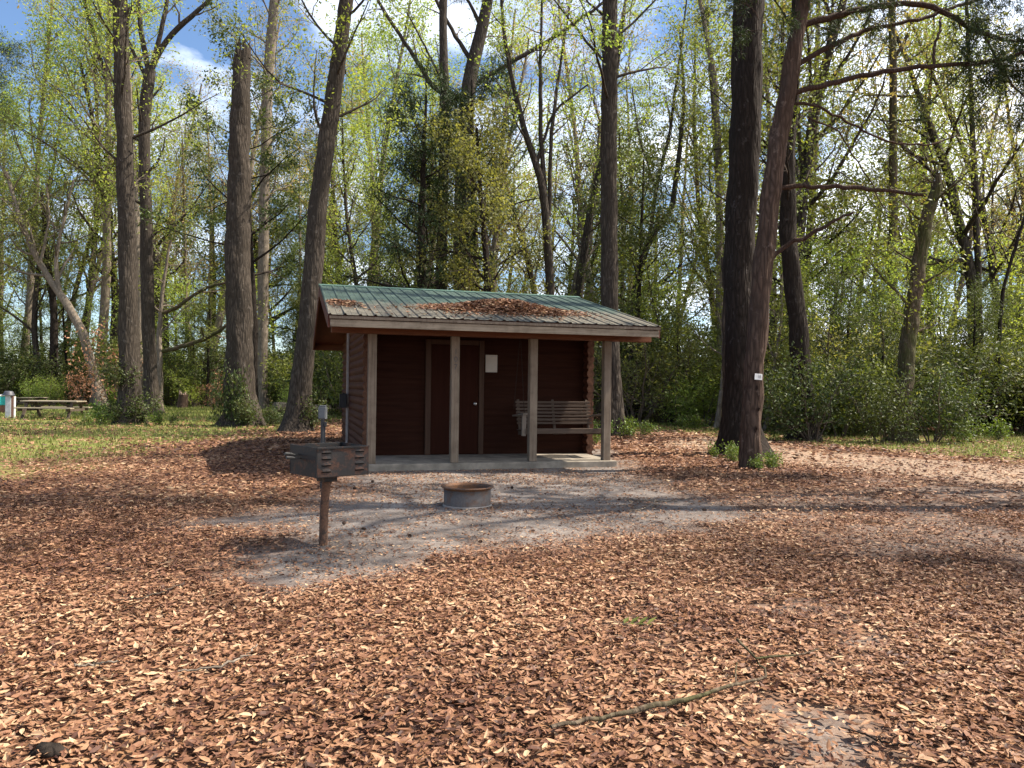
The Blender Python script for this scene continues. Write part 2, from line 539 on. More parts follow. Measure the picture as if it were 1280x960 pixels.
M['grill_rust'] = mat_rust('grill_rust', (0.034, 0.031, 0.03), (0.1, 0.048, 0.03), 0.46, 0.85, 0.05, 5)
M['grill_post'] = mat_rust('grill_post', (0.05, 0.035, 0.028), (0.17, 0.088, 0.052), 0.75, 0.8, 0.1, 7)
M['slot_shade'] = mat_plain('slot_shade', (0.012, 0.011, 0.01), 0.9, 0.1)  # near black standing in for the shade inside the louvre slots
M['ash'] = mat_plain('ash', (0.16, 0.15, 0.14), 0.95, 0.05, var=0.6, scale=25, bump=0.6)
M['steel'] = mat_plain('handle_steel', (0.06, 0.058, 0.055), 0.55, 0.3, 0.3, 0.3)
M['ring'] = mat_rust('ring_steel', (0.135, 0.115, 0.105), (0.15, 0.085, 0.055), 0.34, 0.65, 0.25, 5)
M['ring_rust'] = mat_rust('ring_rust', (0.11, 0.07, 0.05), (0.2, 0.092, 0.042), 0.7, 0.7, 0.15, 6)
M['ring_base'] = mat_plain('ring_base', (0.27, 0.235, 0.205), 0.8, 0.2, 0.0, 0.25, 8)
M['ped_grey'] = mat_plain('pedestal_grey', (0.11, 0.115, 0.12), 0.5, 0.3, 0.1, 0.15)
M['pipe_dark'] = mat_plain('pipe_dark', (0.03, 0.032, 0.036), 0.45, 0.4, 0.2, 0.3)
M['table'] = mat_wood('picnic_wood', (0.22, 0.18, 0.13), (0.42, 0.36, 0.27), 0, 0.85)
M['table_dark'] = mat_wood('picnic_leg_wood', (0.06, 0.045, 0.035), (0.13, 0.1, 0.075), 2, 0.85)
M['ped_post'] = mat_plain('pedestal_post', (0.42, 0.43, 0.45), 0.6, 0.3)
M['ped_cap'] = mat_plain('pedestal_cap', (0.05, 0.05, 0.06), 0.5, 0.4)
M['red_wood'] = mat_wood('pedestal_wood', (0.2, 0.1, 0.07), (0.3, 0.17, 0.12), 2)
M['turquoise'] = mat_plain('turquoise', (0.06, 0.55, 0.55), 0.5, 0.3, 0, 0.08)
M['white'] = mat_plain('white_paint', (0.78, 0.77, 0.73), 0.6, 0.3, 0, 0.08)
M['stump_top'] = mat_plain('stump_wood', (0.3, 0.22, 0.16), 0.9, 0.1, 0, 0.4, 10)
M['hollow'] = mat_plain('hollow_dark', (0.015, 0.008, 0.006), 0.95, 0.05)

# roof metal: green paint, worn and dirty towards the eave
k = N('roof_metal')
ob = k.n('TexCoord').outputs['Object']
sx = k.n('SeparateXYZ', ins={0: ob})
nz = k.noise(k.coord('Object', (2.5, 0.9, 1)), 2.0, 7, 0.7)
low = k.math('SUBTRACT', k.math('MULTIPLY', k.math('SUBTRACT', 1.35, sx.outputs[1]), 0.75), k.math('MULTIPLY', k.math('SUBTRACT', nz, 0.5), 2.2))
wear = k.ramp(low, [(0.15, (0, 0, 0)), (0.75, (1, 1, 1))])
grn = k.ramp(k.noise(k.coord('Object', (1.2, 0.5, 1)), 3, 6, 0.65), [(0.3, (0.03, 0.052, 0.041)), (0.7, (0.052, 0.08, 0.065))])
drt = k.ramp(k.noise(k.coord('Object', (6, 2, 1)), 3, 7, 0.7), [(0.3, (0.07, 0.058, 0.044)), (0.7, (0.17, 0.142, 0.11))])
c = k.mix(k.math('MULTIPLY', wear, 0.8), grn, drt)
M['roof'] = k.done(k.bsdf(c, k.math('ADD', k.math('MULTIPLY', wear, 0.3), 0.5), 0.3, k.bump(nz, 0.08, 0.01)))
M['ridge'] = mat_plain('ridge_metal', (0.07, 0.13, 0.1), 0.45, 0.4, 0, 0.12)

rng = np.random.default_rng(7)

# ------------------------------------------------------------------ ground sheet
def axis_pts(core, step, far, growth=1.22):
    lo, hi = core
    a = list(np.arange(lo, hi + 1e-6, step))
    s = step
    while a[-1] < far[1]:
        s *= growth
        a.append(a[-1] + s)
    s = step
    b = []
    x = lo
    while x > far[0]:
        s *= growth
        x -= s
        b.append(x)
    return np.array(b[::-1] + a)


gxs = axis_pts((-16, 18), 0.16, (-420, 420))
gys = axis_pts((1.5, 30), 0.16, (-60, 700))
X, Y = np.meshgrid(gxs, gys, indexing='ij')
xf, yf = X.ravel(), Y.ravel()
zs_, zg_, zp_, zb_ = zones(xf, yf)
far_g = np.clip(1 - np.hypot(xf, yf - 12) / 60, 0, 1)
z = (fbm(xf * 0.05, yf * 0.05, 5) - 0.5) * 1.6 * sstep(45, 90, np.hypot(xf, yf))
nx, ny = len(gxs), len(gys)
i, j = np.meshgrid(np.arange(nx - 1), np.arange(ny - 1), indexing='ij')
f = np.stack([i * ny + j, (i + 1) * ny + j, (i + 1) * ny + j + 1, i * ny + j + 1], -1).reshape(-1, 4)
g = MB()
g.add(np.stack([xf, yf, z], 1), f)
ground = g.build('ground', M['ground'], smooth=True)
tag(ground, 'leaf strewn sandy clearing floor running back under the woods', 'ground', kind='structure')
for nm, arr in (('soil', np.clip(zs_ + zb_ * .75, 0, 1)), ('grass', zg_ * 0.9), ('path', zp_)):
    at = ground.data.attributes.new(nm, 'FLOAT', 'POINT')
    at.data.foreach_set('value', arr.astype(np.float32))


# ------------------------------------------------------------------ leaf scatter helpers
def norm(v):
    return v / (np.linalg.norm(v, axis=-1, keepdims=True) + 1e-12)


def leaf_quads(mb, pos, d, nrm, ln, wd, tint, mi=0, fold=0.12):
    """folded diamond leaves: 4 verts, 2 triangles each"""
    n = len(pos)
    d = norm(d)
    s = norm(np.cross(d, nrm))
    u = np.cross(s, d)
    ln, wd = np.asarray(ln).reshape(-1, 1), np.asarray(wd).reshape(-1, 1)
    b = pos
    t = pos + d * ln
    mid = pos + d * ln * 0.45
    l = mid + s * wd * 0.5 + u * wd * fold
    r = mid - s * wd * 0.5 + u * wd * fold
    v = np.stack([b, l, t, r], 1).reshape(-1, 3)
    o = np.arange(n)[:, None] * 4
    f = np.concatenate([o + [[0, 2, 1, 1]], o + [[0, 3, 2, 2]]])
    mb.add(v, f, mi, np.repeat(tint, 4))


def litter_leaves(mb, x, y, z, size, tint, rs, tilt=0.45, fine=True):
    n = len(x)
    az = rs.uniform(0, 2 * PI, n)
    pit = rs.normal(0, tilt * 0.55, n)
    rol = rs.normal(0, tilt, n)
    d = np.stack([np.cos(az) * np.cos(pit), np.sin(az) * np.cos(pit), np.sin(pit)], 1)
    s0 = np.stack([-np.sin(az), np.cos(az), np.zeros(n)], 1)
    u0 = np.cross(d, s0)
    s = s0 * np.cos(rol)[:, None] + u0 * np.sin(rol)[:, None]
    u = np.cross(d, s)
    u *= np.sign(u[:, 2:3] + 1e-9)
    ln = size[:, None]
    wd = ln * rs.uniform(0.3, 0.46, (n, 1))
    c = np.stack([x, y, z], 1)
    fold = rs.normal(0.12, 0.12, (n, 1)) * wd
    curl = rs.normal(0.1, 0.14, (n, 1)) * ln
    if fine:
        def P(t, side, h):
            cc = curl * ((t - 0.5) ** 2 * 4 - 0.4)
            return c + d * ln * (t - 0.5) + s * wd * side + u * (fold * abs(side) * 2 + cc)
        pts = [P(0, 0, 0), P(.3, .42, 0), P(.3, -.42, 0), P(.3, 0, 0), P(.66, .4, 0), P(.66, -.4, 0), P(.66, 0, 0), P(1, 0, 0)]
        v = np.stack(pts, 1).reshape(-1, 3)
        o = np.arange(n)[:, None] * 8
        f = np.concatenate([o + [q] for q in ([0, 3, 1, 1], [0, 2, 3, 3], [3, 6, 4, 1], [3, 2, 5, 6], [6, 7, 4, 4], [6, 5, 7, 7])])
        mb.add(v, f, 0, np.repeat(tint, 8))
    else:
        v = np.stack([c - d * ln * .5 + u * curl * .6, c + s * wd * .5 + u * (fold - curl * .4), c + d * ln * .5 + u * curl * .6, c - s * wd * .5 + u * (fold - curl * .4)], 1).reshape(-1, 3)
        o = np.arange(n)[:, None] * 4
        f = np.concatenate([o + [[0, 2, 1, 1]], o + [[0, 3, 2, 2]]])
        mb.add(v, f, 0, np.repeat(tint, 4))


def tint_litter(n, rs, x=None, y=None):
    t = np.clip(rs.normal(0.45, 0.25, n), 0.0, 0.94)
    sp = rs.random(n)
    t[sp > 0.996] = 0.97 + 0.03 * rs.random((sp > 0.996).sum())
    if x is not None:
        t = np.clip(np.minimum(t, .93) + (fbm(x * 0.9, y * 0.9, 77) - 0.5) * 0.6 + (fbm(x * 5, y * 5, 78) - .5) * .25, 0, .97)
    return t


# cabin frame (measured from the photograph)
CO, CYAW = np.array([-2.2893, 12.5484, 0.1079]), 0.2814
CA = np.array([math.cos(CYAW), math.sin(CYAW), 0])
CB = np.array([-math.sin(CYAW), math.cos(CYAW), 0])


def cab(x, y, z=0.0):
    return CO + CA * x + CB * y + UP * z


def in_cabin(x, y, mg=0.0):
    lx = (x - CO[0]) * CA[0] + (y - CO[1]) * CA[1]
    ly = (x - CO[0]) * CB[0] + (y - CO[1]) * CB[1]
    return (lx > -0.12 - mg) & (lx < 4.42 + mg) & (ly > -0.2 - mg) & (ly < 7.0 + mg)


def litter():
    rs = np.random.default_rng(21)
    mb = MB()
    for (y0, y1, dens, fine, smin, smax) in ((2.2, 5.2, 2600, True, .024, .07), (5.2, 9.0, 1600, True, .026, .076), (9.0, 15, 640, False, .04, .1), (15, 24, 170, False, .09, .15), (24, 36, 55, False, .12, .2)):
        hw = lambda yy: 0.70 * yy + 1.0
        area = 2 * hw(y1) * (y1 - y0)
        n = int(area * dens)
        x = rs.uniform(-hw(y1), hw(y1), n)
        y = rs.uniform(y0, y1, n)
        ok = np.abs(x) < hw(y)
        x, y = x[ok], y[ok]
        so, gr, pa, ba = zones(x, y)
        keep = (1 - 0.93 * so ** 1.2) * (1 - 0.8 * gr) * (1 - 0.86 * pa) * (1 - 0.93 * ba)
        keep *= 0.75 + 0.5 * fbm(x * 1.7, y * 1.7, 91)
        ok = (rs.random(len(x)) < keep) & ~in_cabin(x, y, 0.02)
        x, y, so = x[ok], y[ok], so[ok]
        n = len(x)
        hump = fbm(x * 2.2, y * 2.2, 41) * 0.03
        z = rs.random(n) ** 1.5 * 0.035 * (1 - 0.8 * so) + 0.008 + hump * (1 - so)
        size = (smin + (smax - smin) * rs.random(n) ** 1.3) * np.where(so > 0.5, 0.7, 1.0)
        litter_leaves(mb, x, y, z, size, tint_litter(n, rs, x, y), rs, 0.27, fine)
    # crumbled bits on the bare sand
    n = 60000
    x, y = rs.uniform(-4.5, 5.5, n), rs.uniform(5.5, 14.5, n)
    so, gr, pa, ba = zones(x, y)
    ok = (rs.random(n) < np.maximum(so, ba) * sstep(.3, .62, fbm(x * 1.4, y * 1.4, 63))) & ~in_cabin(x, y, .03)
    x, y = x[ok], y[ok]
    n = len(x)
    litter_leaves(mb, x, y, np.full(n, .008), rs.uniform(.015, .05, n), np.clip(rs.normal(.5, .3, n), 0, .95), rs, .3, False)
    o = mb.build('leaf_litter', M['litter'])
    tag(o, 'brown fallen leaves thickly covering the clearing floor', 'leaves', kind='stuff')


litter()


def grass_field():
    rs = np.random.default_rng(33)
    mb = MB()
    for (x0, x1, y0, y1, n) in ((-22, -5, 13, 44, 90000), (2.5, 22, 15, 30, 60000), (-26, 4, 30, 56, 40000)):
        x, y = rs.uniform(x0, x1, n), rs.uniform(y0, y1, n)
        so, gr, pa, ba = zones(x, y)
        far = (y > 30) & (x < 0)
        w = np.maximum(gr * (1 - pa) * (1 - so), far * 0.6)
        w *= sstep(0.2, 0.5, fbm(x * 0.8, y * 0.8, 51))
        ok = (rs.random(n) < w) & ~in_cabin(x, y, 0.1)
        x, y = x[ok], y[ok]
        n2 = len(x)
        h = rs.uniform(0.04, 0.13, n2) * (1 + (y > 28) * 0.5)
        az = rs.uniform(0, 2 * PI, n2)
        lean = rs.uniform(0.2, 0.9, n2)
        d = np.stack([np.cos(az) * lean, np.sin(az) * lean, np.ones(n2)], 1)
        s = np.stack([-np.sin(az), np.cos(az), 0 * az], 1)
        leaf_quads(mb, np.stack([x, y, 0 * x], 1), d, np.cross(s, norm(d)), h, h * 0.14 + 0.006, np.clip(rs.normal(0.5, 0.25, n2), 0, 1), 0, 0.05)
    tag(mb.build('grass', M['grass']), 'short patchy spring grass at the edges of the clearing', 'grass', kind='stuff')


grass_field()

# ------------------------------------------------------------------ trees
def resample(pts, rad, n):
    pts = np.asarray(pts, float)
    rad = np.asarray(rad, float)
    s = np.r_[0, np.cumsum(np.linalg.norm(np.diff(pts, axis=0), axis=1))]
    u = np.linspace(0, s[-1], n)
    # Catmull-like smoothing by interpolating and averaging
    P = np.stack([np.interp(u, s, pts[:, i]) for i in range(3)], 1)
    k = max(1, n // (3 * max(1, len(pts) - 1)))
    for _ in range(k):
        P[1:-1] = 0.25 * P[:-2] + 0.5 * P[1:-1] + 0.25 * P[2:]
    return P, np.interp(u, s, rad)


def at_t(pts, rad, t):
    x = t * (len(pts) - 1)
    i = min(int(x), len(pts) - 2)
    fr = x - i
    return pts[i] * (1 - fr) + pts[i + 1] * fr, norm(pts[i + 1] - pts[i]), rad[i] * (1 - fr) + rad[i + 1] * fr


def grow(rs, pts, rad, levels, lvl=0, out=None):
    """levels: dicts n, t0, t1, len, ang, up, wob, seg, rr, short. returns list per level of (pts, rad)"""
    if out is None:
        out = [[] for _ in levels]
    L = levels[lvl]
    az = rs.uniform(0, 2 * PI)
    n = L['n'] if lvl == 0 else max(1, int(round(L['n'] * rs.uniform(0.7, 1.3))))
    for q in range(n):
        t = L['t0'] + (L['t1'] - L['t0']) * (q + rs.random()) / n
        p, d, r = at_t(pts, rad, t)
        az += 2.4 + rs.normal(0, 0.5)
        ref = UP if abs(d[2]) < 0.9 else np.array([1.0, 0, 0])
        e1 = norm(np.cross(d, ref))
        e2 = np.cross(d, e1)
        an = rs.uniform(*L['ang'])
        dd = d * math.cos(an) + (e1 * math.cos(az) + e2 * math.sin(az)) * math.sin(an)
        ln = L['len'] * rs.uniform(0.6, 1.2) * (1 - L.get('short', 0.5) * (t - L['t0']) / max(1e-6, 1 - L['t0']))
        sg = L['seg']
        P = [p]
        for s in range(sg):
            dd = norm(dd + rs.normal(0, L['wob'], 3) + UP * L['up'])
            P.append(P[-1] + dd * ln / sg)
        r0 = min(r * L['rr'], r * 0.9)
        R = np.linspace(r0, r0 * L.get('tip', 0.25), sg + 1)
        P = np.array(P)
        out[lvl].append((P, np.maximum(R, L.get('rmin', 0.003))))
        if lvl + 1 < len(levels):
            grow(rs, P, R, levels, lvl + 1, out)
    return out


def foliage(mb, rs, twigs, per, size, mi, ratio=0.5, spread=0.25, droop=0.2, flat=0.5, sig=0.25):
    """leaves spread around the twigs"""
    pos, dr = [], []
    for P, R in twigs:
        n = max(1, int(per * rs.uniform(0.4, 1.6)))
        t = rs.uniform(0.15, 1.0, n) * (len(P) - 1)
        i = np.minimum(t.astype(int), len(P) - 2)
        fr = (t - i)[:, None]
        pos.append(P[i] * (1 - fr) + P[i + 1] * fr)
        dr.append(P[i + 1] - P[i])
    pos, dr = np.concatenate(pos), norm(np.concatenate(dr))
    n = len(pos)
    pos = pos + rs.normal(0, spread, (n, 3))
    d = norm(dr * 0.6 + rs.normal(0, 0.7, (n, 3)) - UP * droop)
    nr = norm(rs.normal(0, 1, (n, 3)) * (1 - flat) + UP * flat)
    ln = size * rs.uniform(0.6, 1.35, n)
    leaf_quads(mb, pos, d, nr, ln, ln * ratio, np.clip(rs.normal(0.5, sig, n), 0, 1), mi)


def needles(mb, rs, twigs, per, size, mi, width=0.1, spread=0.05, droop=0.3):
    foliage(mb, rs, twigs, per, size, mi, width, spread, droop, 0.2)


def furrowed(seed, amp, R0):
    """bark ridges running up the trunk on top of the slow lumps"""
    base = lumpy(seed, amp)

    def fn(i, a):
        x, y = np.cos(a), np.sin(a)
        q = (vnoise(x * R0 * 16 + 40 + seed, y * R0 * 16 + i * .09, seed) + vnoise(x * R0 * 30 + 9, y * R0 * 30 + i * .22, seed + 3) * .6) / 1.6
        return base(i, a) + (np.abs(q - .5) * 2 - .35) * .03 / R0 * .8
    return fn


def lumpy(seed, amp=0.06, flutes=5):
    rs = np.random.default_rng(seed)
    ph, k = rs.uniform(0, 6.28, 6), rs.uniform(0.3, 1.1, 6)
    return lambda i, a: 1 + amp * (np.sin(flutes * a + ph[0] + 0.12 * i) * 0.5 + np.sin(2 * a + ph[1] + k[1] * i) + 0.7 * np.sin(3 * a + ph[2] - k[2] * i) + 0.5 * np.sin(7 * a + ph[3] + k[3] * i)) / 2


def trunk_curve(px_pts, y, dy=None, base_flare=1.5):
    """px_pts: (px, py, width_px) up the trunk at forward distance y; first point is on the ground"""
    P, R = [], []
    for q, (a, b, w) in enumerate(px_pts):
        yy = y + (dy[q] if dy else 0)
        p = gx(a, yy) if q == 0 else pt(a, b, yy)
        P.append(p)
        R.append(w * yy / F / 2 * (0.9 if q else 0.95))
    P, R = np.array(P), np.array(R)
    P[0, 2] = -0.05
    return P, R


def flare_base(P, R, amt=0.5, h=1.0):
    R = R.copy()
    zz = P[:, 2] - P[0, 2]
    return R * (1 + amt * np.exp(-zz / (h * 0.45)))


def make_tree(name, label, cat, P, R, bark, nring=36, sides=14, seed=0, limbs=(), levels=None, leaf=None, group=None, flare=0.7, broken=False, own_limbs=True, lump=0.07, limb_mat=None):
    """limbs: list of (pts, rad) hand-placed boughs, each a part; levels: auto branching on the trunk; leaf: dict(kind, per, size, mat ...)"""
    rs = np.random.default_rng(seed + 1000)
    base = P[0].copy()
    base[2] = 0
    t = thing(name, label, cat, base, 0, group)
    Pt, Rt = resample(P, R, nring)
    Rt = flare_base(Pt, Rt, flare)
    wob = np.cumsum(rs.normal(0, 0.012 * math.sqrt(36 / nring), Pt.shape), axis=0)
    wob -= np.linspace(0, 1, len(Pt))[:, None] * wob[-1]
    wob[:, 2] = 0
    Pt = Pt + wob
    mb = MB()
    mb.tube(Pt - base, Rt, sides, 0, not broken, furrowed(seed, lump, Rt[len(Rt) // 2]) if sides > 20 else lumpy(seed, lump))
    if broken:
        jag = rs.normal(0, .16, sides) + .4 * np.sin(np.linspace(0, 2 * PI, sides) + 2.2)
        mb.v[0][-sides:, 2] += jag
        mb.v[0][-2 * sides:-sides, 2] += jag * .5
        mb.lathe([(0.001, 0), (Rt[-2], 0)], Pt[-2] - base - UP * .1, 10)
    if broken:
        top = Pt[-1] - base
        for q in range(9):
            a = rs.uniform(0, 2 * PI)
            rr = Rt[-1] * rs.uniform(0.3, 0.9)
            o = top + np.array([math.cos(a) * rr, math.sin(a) * rr, -0.15])
            h = rs.uniform(0.3, 0.75)
            mb.tube([o, o + np.array([rs.normal(0, .03), rs.normal(0, .03), h * .6]), o + np.array([rs.normal(0, .06), rs.normal(0, .06), h])], [Rt[-1] * .3, Rt[-1] * .16, 0.008], 5)
    tw = []
    auto_limbs = []
    if levels:
        out = grow(rs, Pt, Rt, levels)
        for lv in out[:-2] if len(out) > 2 else out[:1]:
            auto_limbs += lv
        tw = out[-1]
        mids = out[-2] if len(out) > 2 else []
    else:
        mids = []
    for p, r in auto_limbs:
        mb.tube(p - base, r, 6 if r[0] > 0.03 else 4, 0, False)
    mb.build('trunk', M[bark], t, True)
    for lp, lr in limbs:
        b = MB()
        q, qr = resample(lp, lr, max(10, len(lp) * 4))
        q = q + np.random.default_rng(seed + len(lp)).normal(0, 0.012, q.shape)
        b.tube(q - base, qr, 8, 0, True, lumpy(seed + 5, 0.08))
        b.build('limb', M[limb_mat or bark], t, True)
    return t, base, tw, mids, rs


def build_crown(t, base, tw, mids, rs, leaf, twig_sides=3):
    mb = MB()
    for p, r in mids:
        mb.tube(p - base, r, 4, 0, False)
    for p, r in tw:
        mb.tube(p - base, r, twig_sides, 0, False)
    if leaf:
        for lf in leaf if isinstance(leaf, list) else [leaf]:
            sel = tw if lf.get('frac', 1) >= 1 else [x for x in tw if rs.random() < lf['frac']]
            if not sel:
                continue
            foliage(mb, rs, [(p - base, r) for p, r in sel], lf['per'], lf['size'], lf.get('slot', 1), lf.get('ratio', .5), lf.get('spread', .2), lf.get('droop', .2), lf.get('flat', .5))
    mats = [M['twig']] + [M[lf['mat']] for lf in (leaf if isinstance(leaf, list) else [leaf] if leaf else [])]
    if isinstance(leaf, list):
        pass
    return mb.build('crown', mats, t)


LV_TALL = lambda n=14, ln=5.0, t0=.45, n2=5, n3=4, up=.06, ang=(.6, 1.2), rr=.5: [
    dict(n=n, t0=t0, t1=.97, len=ln, ang=ang, up=up, wob=.13, seg=7, rr=rr, short=.6, tip=.2),
    dict(n=n2 + 1, t0=.2, t1=.98, len=ln * .42, ang=(.4, 1.1), up=.05, wob=.18, seg=4, rr=.5, short=.4, tip=.25),
    dict(n=n3, t0=.2, t1=1.0, len=ln * .2, ang=(.3, 1.1), up=.02, wob=.22, seg=3, rr=.55, short=.3, tip=.3)]


def synth_trunk(rs, h, r, lean=0.03, bend=0.05):
    n = 9
    a = rs.uniform(0, 2 * PI)
    P = [np.array([0, 0, -0.05])]
    d = np.array([math.cos(a) * lean, math.sin(a) * lean, 1])
    for i in range(n):
        d = norm(d + rs.normal(0, bend, 3) * [1, 1, .2] + UP * .04)
        P.append(P[-1] + d * h / n)
    R = r * np.linspace(1, .22, n + 1)
    return np.array(P), R


TEMPL = {}


def template(key, name, cat, bark, h, r, levels, leaf, seed, lean=.03, bend=.05, fork=None):
    rs = np.random.default_rng(seed)
    P, R = synth_trunk(rs, h, r, lean, bend)
    t, base, tw, mids, rs2 = make_tree(name, 'x', cat, P, R, bark, 26, 9, seed, (), levels, None)
    build_crown(t, base, tw, mids, rs2, leaf)
    TEMPL[key] = t
    t['_used'] = 0
    return t


for s in range(3):
    template('spring%d' % s, 'hardwood_tree', 'tree', ('bark_grey', 'bark_pale', 'bark_grey')[s], (19, 22, 17)[s], (.2, .24, .17)[s], LV_TALL((18, 19, 16)[s], 4.8, (.26, .36, .22)[s], 5, 4, .1, (.4, .95)),
             [dict(per=20, size=.13, mat='leaf_spring', ratio=.55, spread=.2)], 100 + s, bend=.045)
for s in range(2):
    template('bud%d' % s, 'budding_tree', 'tree', ('bark_pale', 'bark_grey')[s], (21, 18)[s], (.22, .2)[s], LV_TALL((18, 17)[s], 5.0, .3, 6, 4, .12, (.35, .9)),
             [dict(per=9, size=.115, mat='leaf_bud', ratio=.45, spread=.2)], 120 + s, bend=.06)
for s in range(2):
    template('ever%d' % s, 'evergreen_tree', 'tree', 'bark_dark', (11, 14)[s], (.15, .2)[s], LV_TALL((18, 20)[s], 3.6, (.16, .25)[s], 5, 4, .03, (.8, 1.35)),
             [dict(per=23, size=.135, mat=('leaf_dark', 'leaf_mid')[s], ratio=.45, spread=.17)], 140 + s, bend=.05)
template('olive0', 'live_oak_tree', 'tree', 'bark_grey', 14, .24, LV_TALL(17, 5.2, .3, 6, 4, .04, (.7, 1.3)), [dict(per=16, size=.13, mat='leaf_olive', ratio=.42, spread=.19, droop=.4)], 150, bend=.08)
template('wisp0', 'cypress_tree', 'tree', 'bark_pale', 20, .2, LV_TALL(24, 2.6, .25, 6, 4, -.04, (.9, 1.5)), [dict(per=15, size=.16, mat='needle_fresh', ratio=.25, spread=.15, droop=.7)], 160, bend=.025)
template('pine0', 'pine_tree', 'tree', 'bark_dark', 20, .22, LV_TALL(22, 3.2, .45, 5, 4, .05, (.9, 1.4)), [dict(per=30, size=.24, mat='needle', ratio=.1, spread=.12, droop=.1, flat=.2)], 170, bend=.02)
for s in range(2):
    template('sap%d' % s, 'sapling_tree', 'tree', ('bark_grey', 'bark_pale')[s], (7, 8.5)[s], (.06, .07)[s], LV_TALL((12, 14)[s], 2.2, .25, 4, 3, .1, (.5, 1.1)),
             [dict(per=15, size=.12, mat=('leaf_spring', 'leaf_mid')[s], ratio=.5, spread=.2)], 180 + s, bend=.07)


def shrub_template(key, name, h, mat, seed, nst=8, per=15, size=.1, ratio=.45, droop=.2, spread=.13, lean=.7):
    rs = np.random.default_rng(seed)
    t = thing(name, 'x', 'shrub')
    st = []
    for q in range(nst):
        a = rs.uniform(0, 2 * PI)
        d = np.array([math.cos(a) * rs.uniform(.1, lean), math.sin(a) * rs.uniform(.1, lean), 1])
        P = [np.array([math.cos(a) * .1, math.sin(a) * .1, -.03])]
        ln = h * rs.uniform(.6, 1.1)
        for s in range(6):
            d = norm(d + rs.normal(0, .12, 3) + UP * .03)
            P.append(P[-1] + d * ln / 6)
        st.append((np.array(P), np.linspace(.022, .006, 7) * (h / 2.2)))
    mb = MB()
    tw = []
    for P, R in st:
        mb.tube(P, R, 5, 0, False)
        out = grow(rs, P, R, [dict(n=8, t0=.12, t1=1, len=h * .34, ang=(.5, 1.3), up=.05, wob=.2, seg=4, rr=.6, short=.3, rmin=.003), dict(n=4, t0=.2, t1=1, len=h * .17, ang=(.4, 1.2), up=.0, wob=.2, seg=3, rr=.6, short=.2, rmin=.002)])
        tw += out[0] + out[1]
    mb.build('stem', M['twig'], t, True)
    mb = MB()
    for P, R in tw:
        mb.tube(P, R, 3, 0, False)
    foliage(mb, rs, tw, per, size, 1, ratio, spread, droop)
    v = mb.v
    for q in range(len(v)):
        v[q][:, 2] = np.maximum(v[q][:, 2], .01)
    mb.build('foliage', [M['twig'], M[mat]], t)
    TEMPL[key] = t
    t['_used'] = 0


shrub_template('sh_dark', 'evergreen_shrub', 2.6, 'leaf_dark', 201, 8, 11, .11)
shrub_template('sh_mid', 'leafy_shrub', 2.3, 'leaf_mid', 202, 8, 11, .1)
shrub_template('sh_lime', 'bright_shrub', 2.0, 'leaf_spring', 203, 7, 9, .09)
shrub_template('sh_olive', 'olive_shrub', 3.0, 'leaf_olive', 204, 9, 9, .1, .35)
shrub_template('sh_copper', 'copper_sapling', 2.6, 'leaf_copper', 205, 3, 7, .11, .5, .5, .1, .25)
shrub_template('weed', 'ground_plant', .55, 'leaf_weed', 206, 7, 3, .06, .55, .1, .05, 1.1)
shrub_template('vine', 'climbing_plant', .9, 'leaf_dark', 207, 8, 5, .075, .6, .2, .08, .6)


def put(key, loc, rz, scale, label, group=None, name=None, cat=None):
    t = TEMPL[key]
    loc = (loc[0], loc[1], 0)
    if not t['_used']:
        t['_used'] = 1
        o = t
        o.location = loc
        o.rotation_euler = (0, 0, rz)
        o.scale = (scale,) * 3 if np.isscalar(scale) else scale
        o['label'] = label
        if group:
            o['group'] = group
        if cat:
            o['category'] = cat
        return o
    o = dup(t, loc, rz, scale, label, cat, group)
    if group is None and 'group' in o:
        del o['group']
    return o


# ------------------------------------------------------------------ the trees one can tell apart
def crown_tall(n=12, ln=4.5, t0=.5, **kw):
    return LV_TALL(n, ln, t0, **{'rr': .2, **kw})


SPARSE = lambda mat, per=9, size=.13, **kw: [dict(per=per, size=size, mat=mat, **kw)]


def hero(name, label, cat, pts, y, bark, seed, levels=None, leaf=None, limbs=(), dy=None, limb_leaf=None, group=None, **kw):
    P, R = trunk_curve(pts, y, dy)
    LL = []
    if y < 27 and R[0] > .15:
        kw = {**kw, 'sides': 44, 'nring': 90}
    for lp in limbs:
        q = [pt(a, b, y + (e if e is not None else 0)) for a, b, w, e in [(x + (None,))[:4] if len(x) == 3 else x for x in lp]]
        LL.append((np.array(q), np.array([x[2] * y / F / 2 * .8 for x in lp])))
    t, base, tw, mids, rs = make_tree(name, label, cat, P, R, bark, seed=seed, limbs=LL, levels=levels, group=group, **kw)
    if limb_leaf:
        for lp, lr in LL:
            q, qr = resample(lp, lr, 16)
            out = grow(rs, q, qr, limb_leaf)
            tw = tw + out[-1]
            mids = mids + (out[0] if len(out) > 1 else [])
    if leaf and tw:
        build_crown(t, base, tw, mids, rs, leaf)
    return t


LIMB_LV = lambda ln=1.6, n=7, n2=4: [dict(n=n, t0=.25, t1=1, len=ln, ang=(.4, 1.1), up=.04, wob=.2, seg=5, rr=.5, short=.3, rmin=.004), dict(n=n2, t0=.2, t1=1, len=ln * .45, ang=(.4, 1.1), up=0, wob=.2, seg=3, rr=.5, short=.2, rmin=.003)]

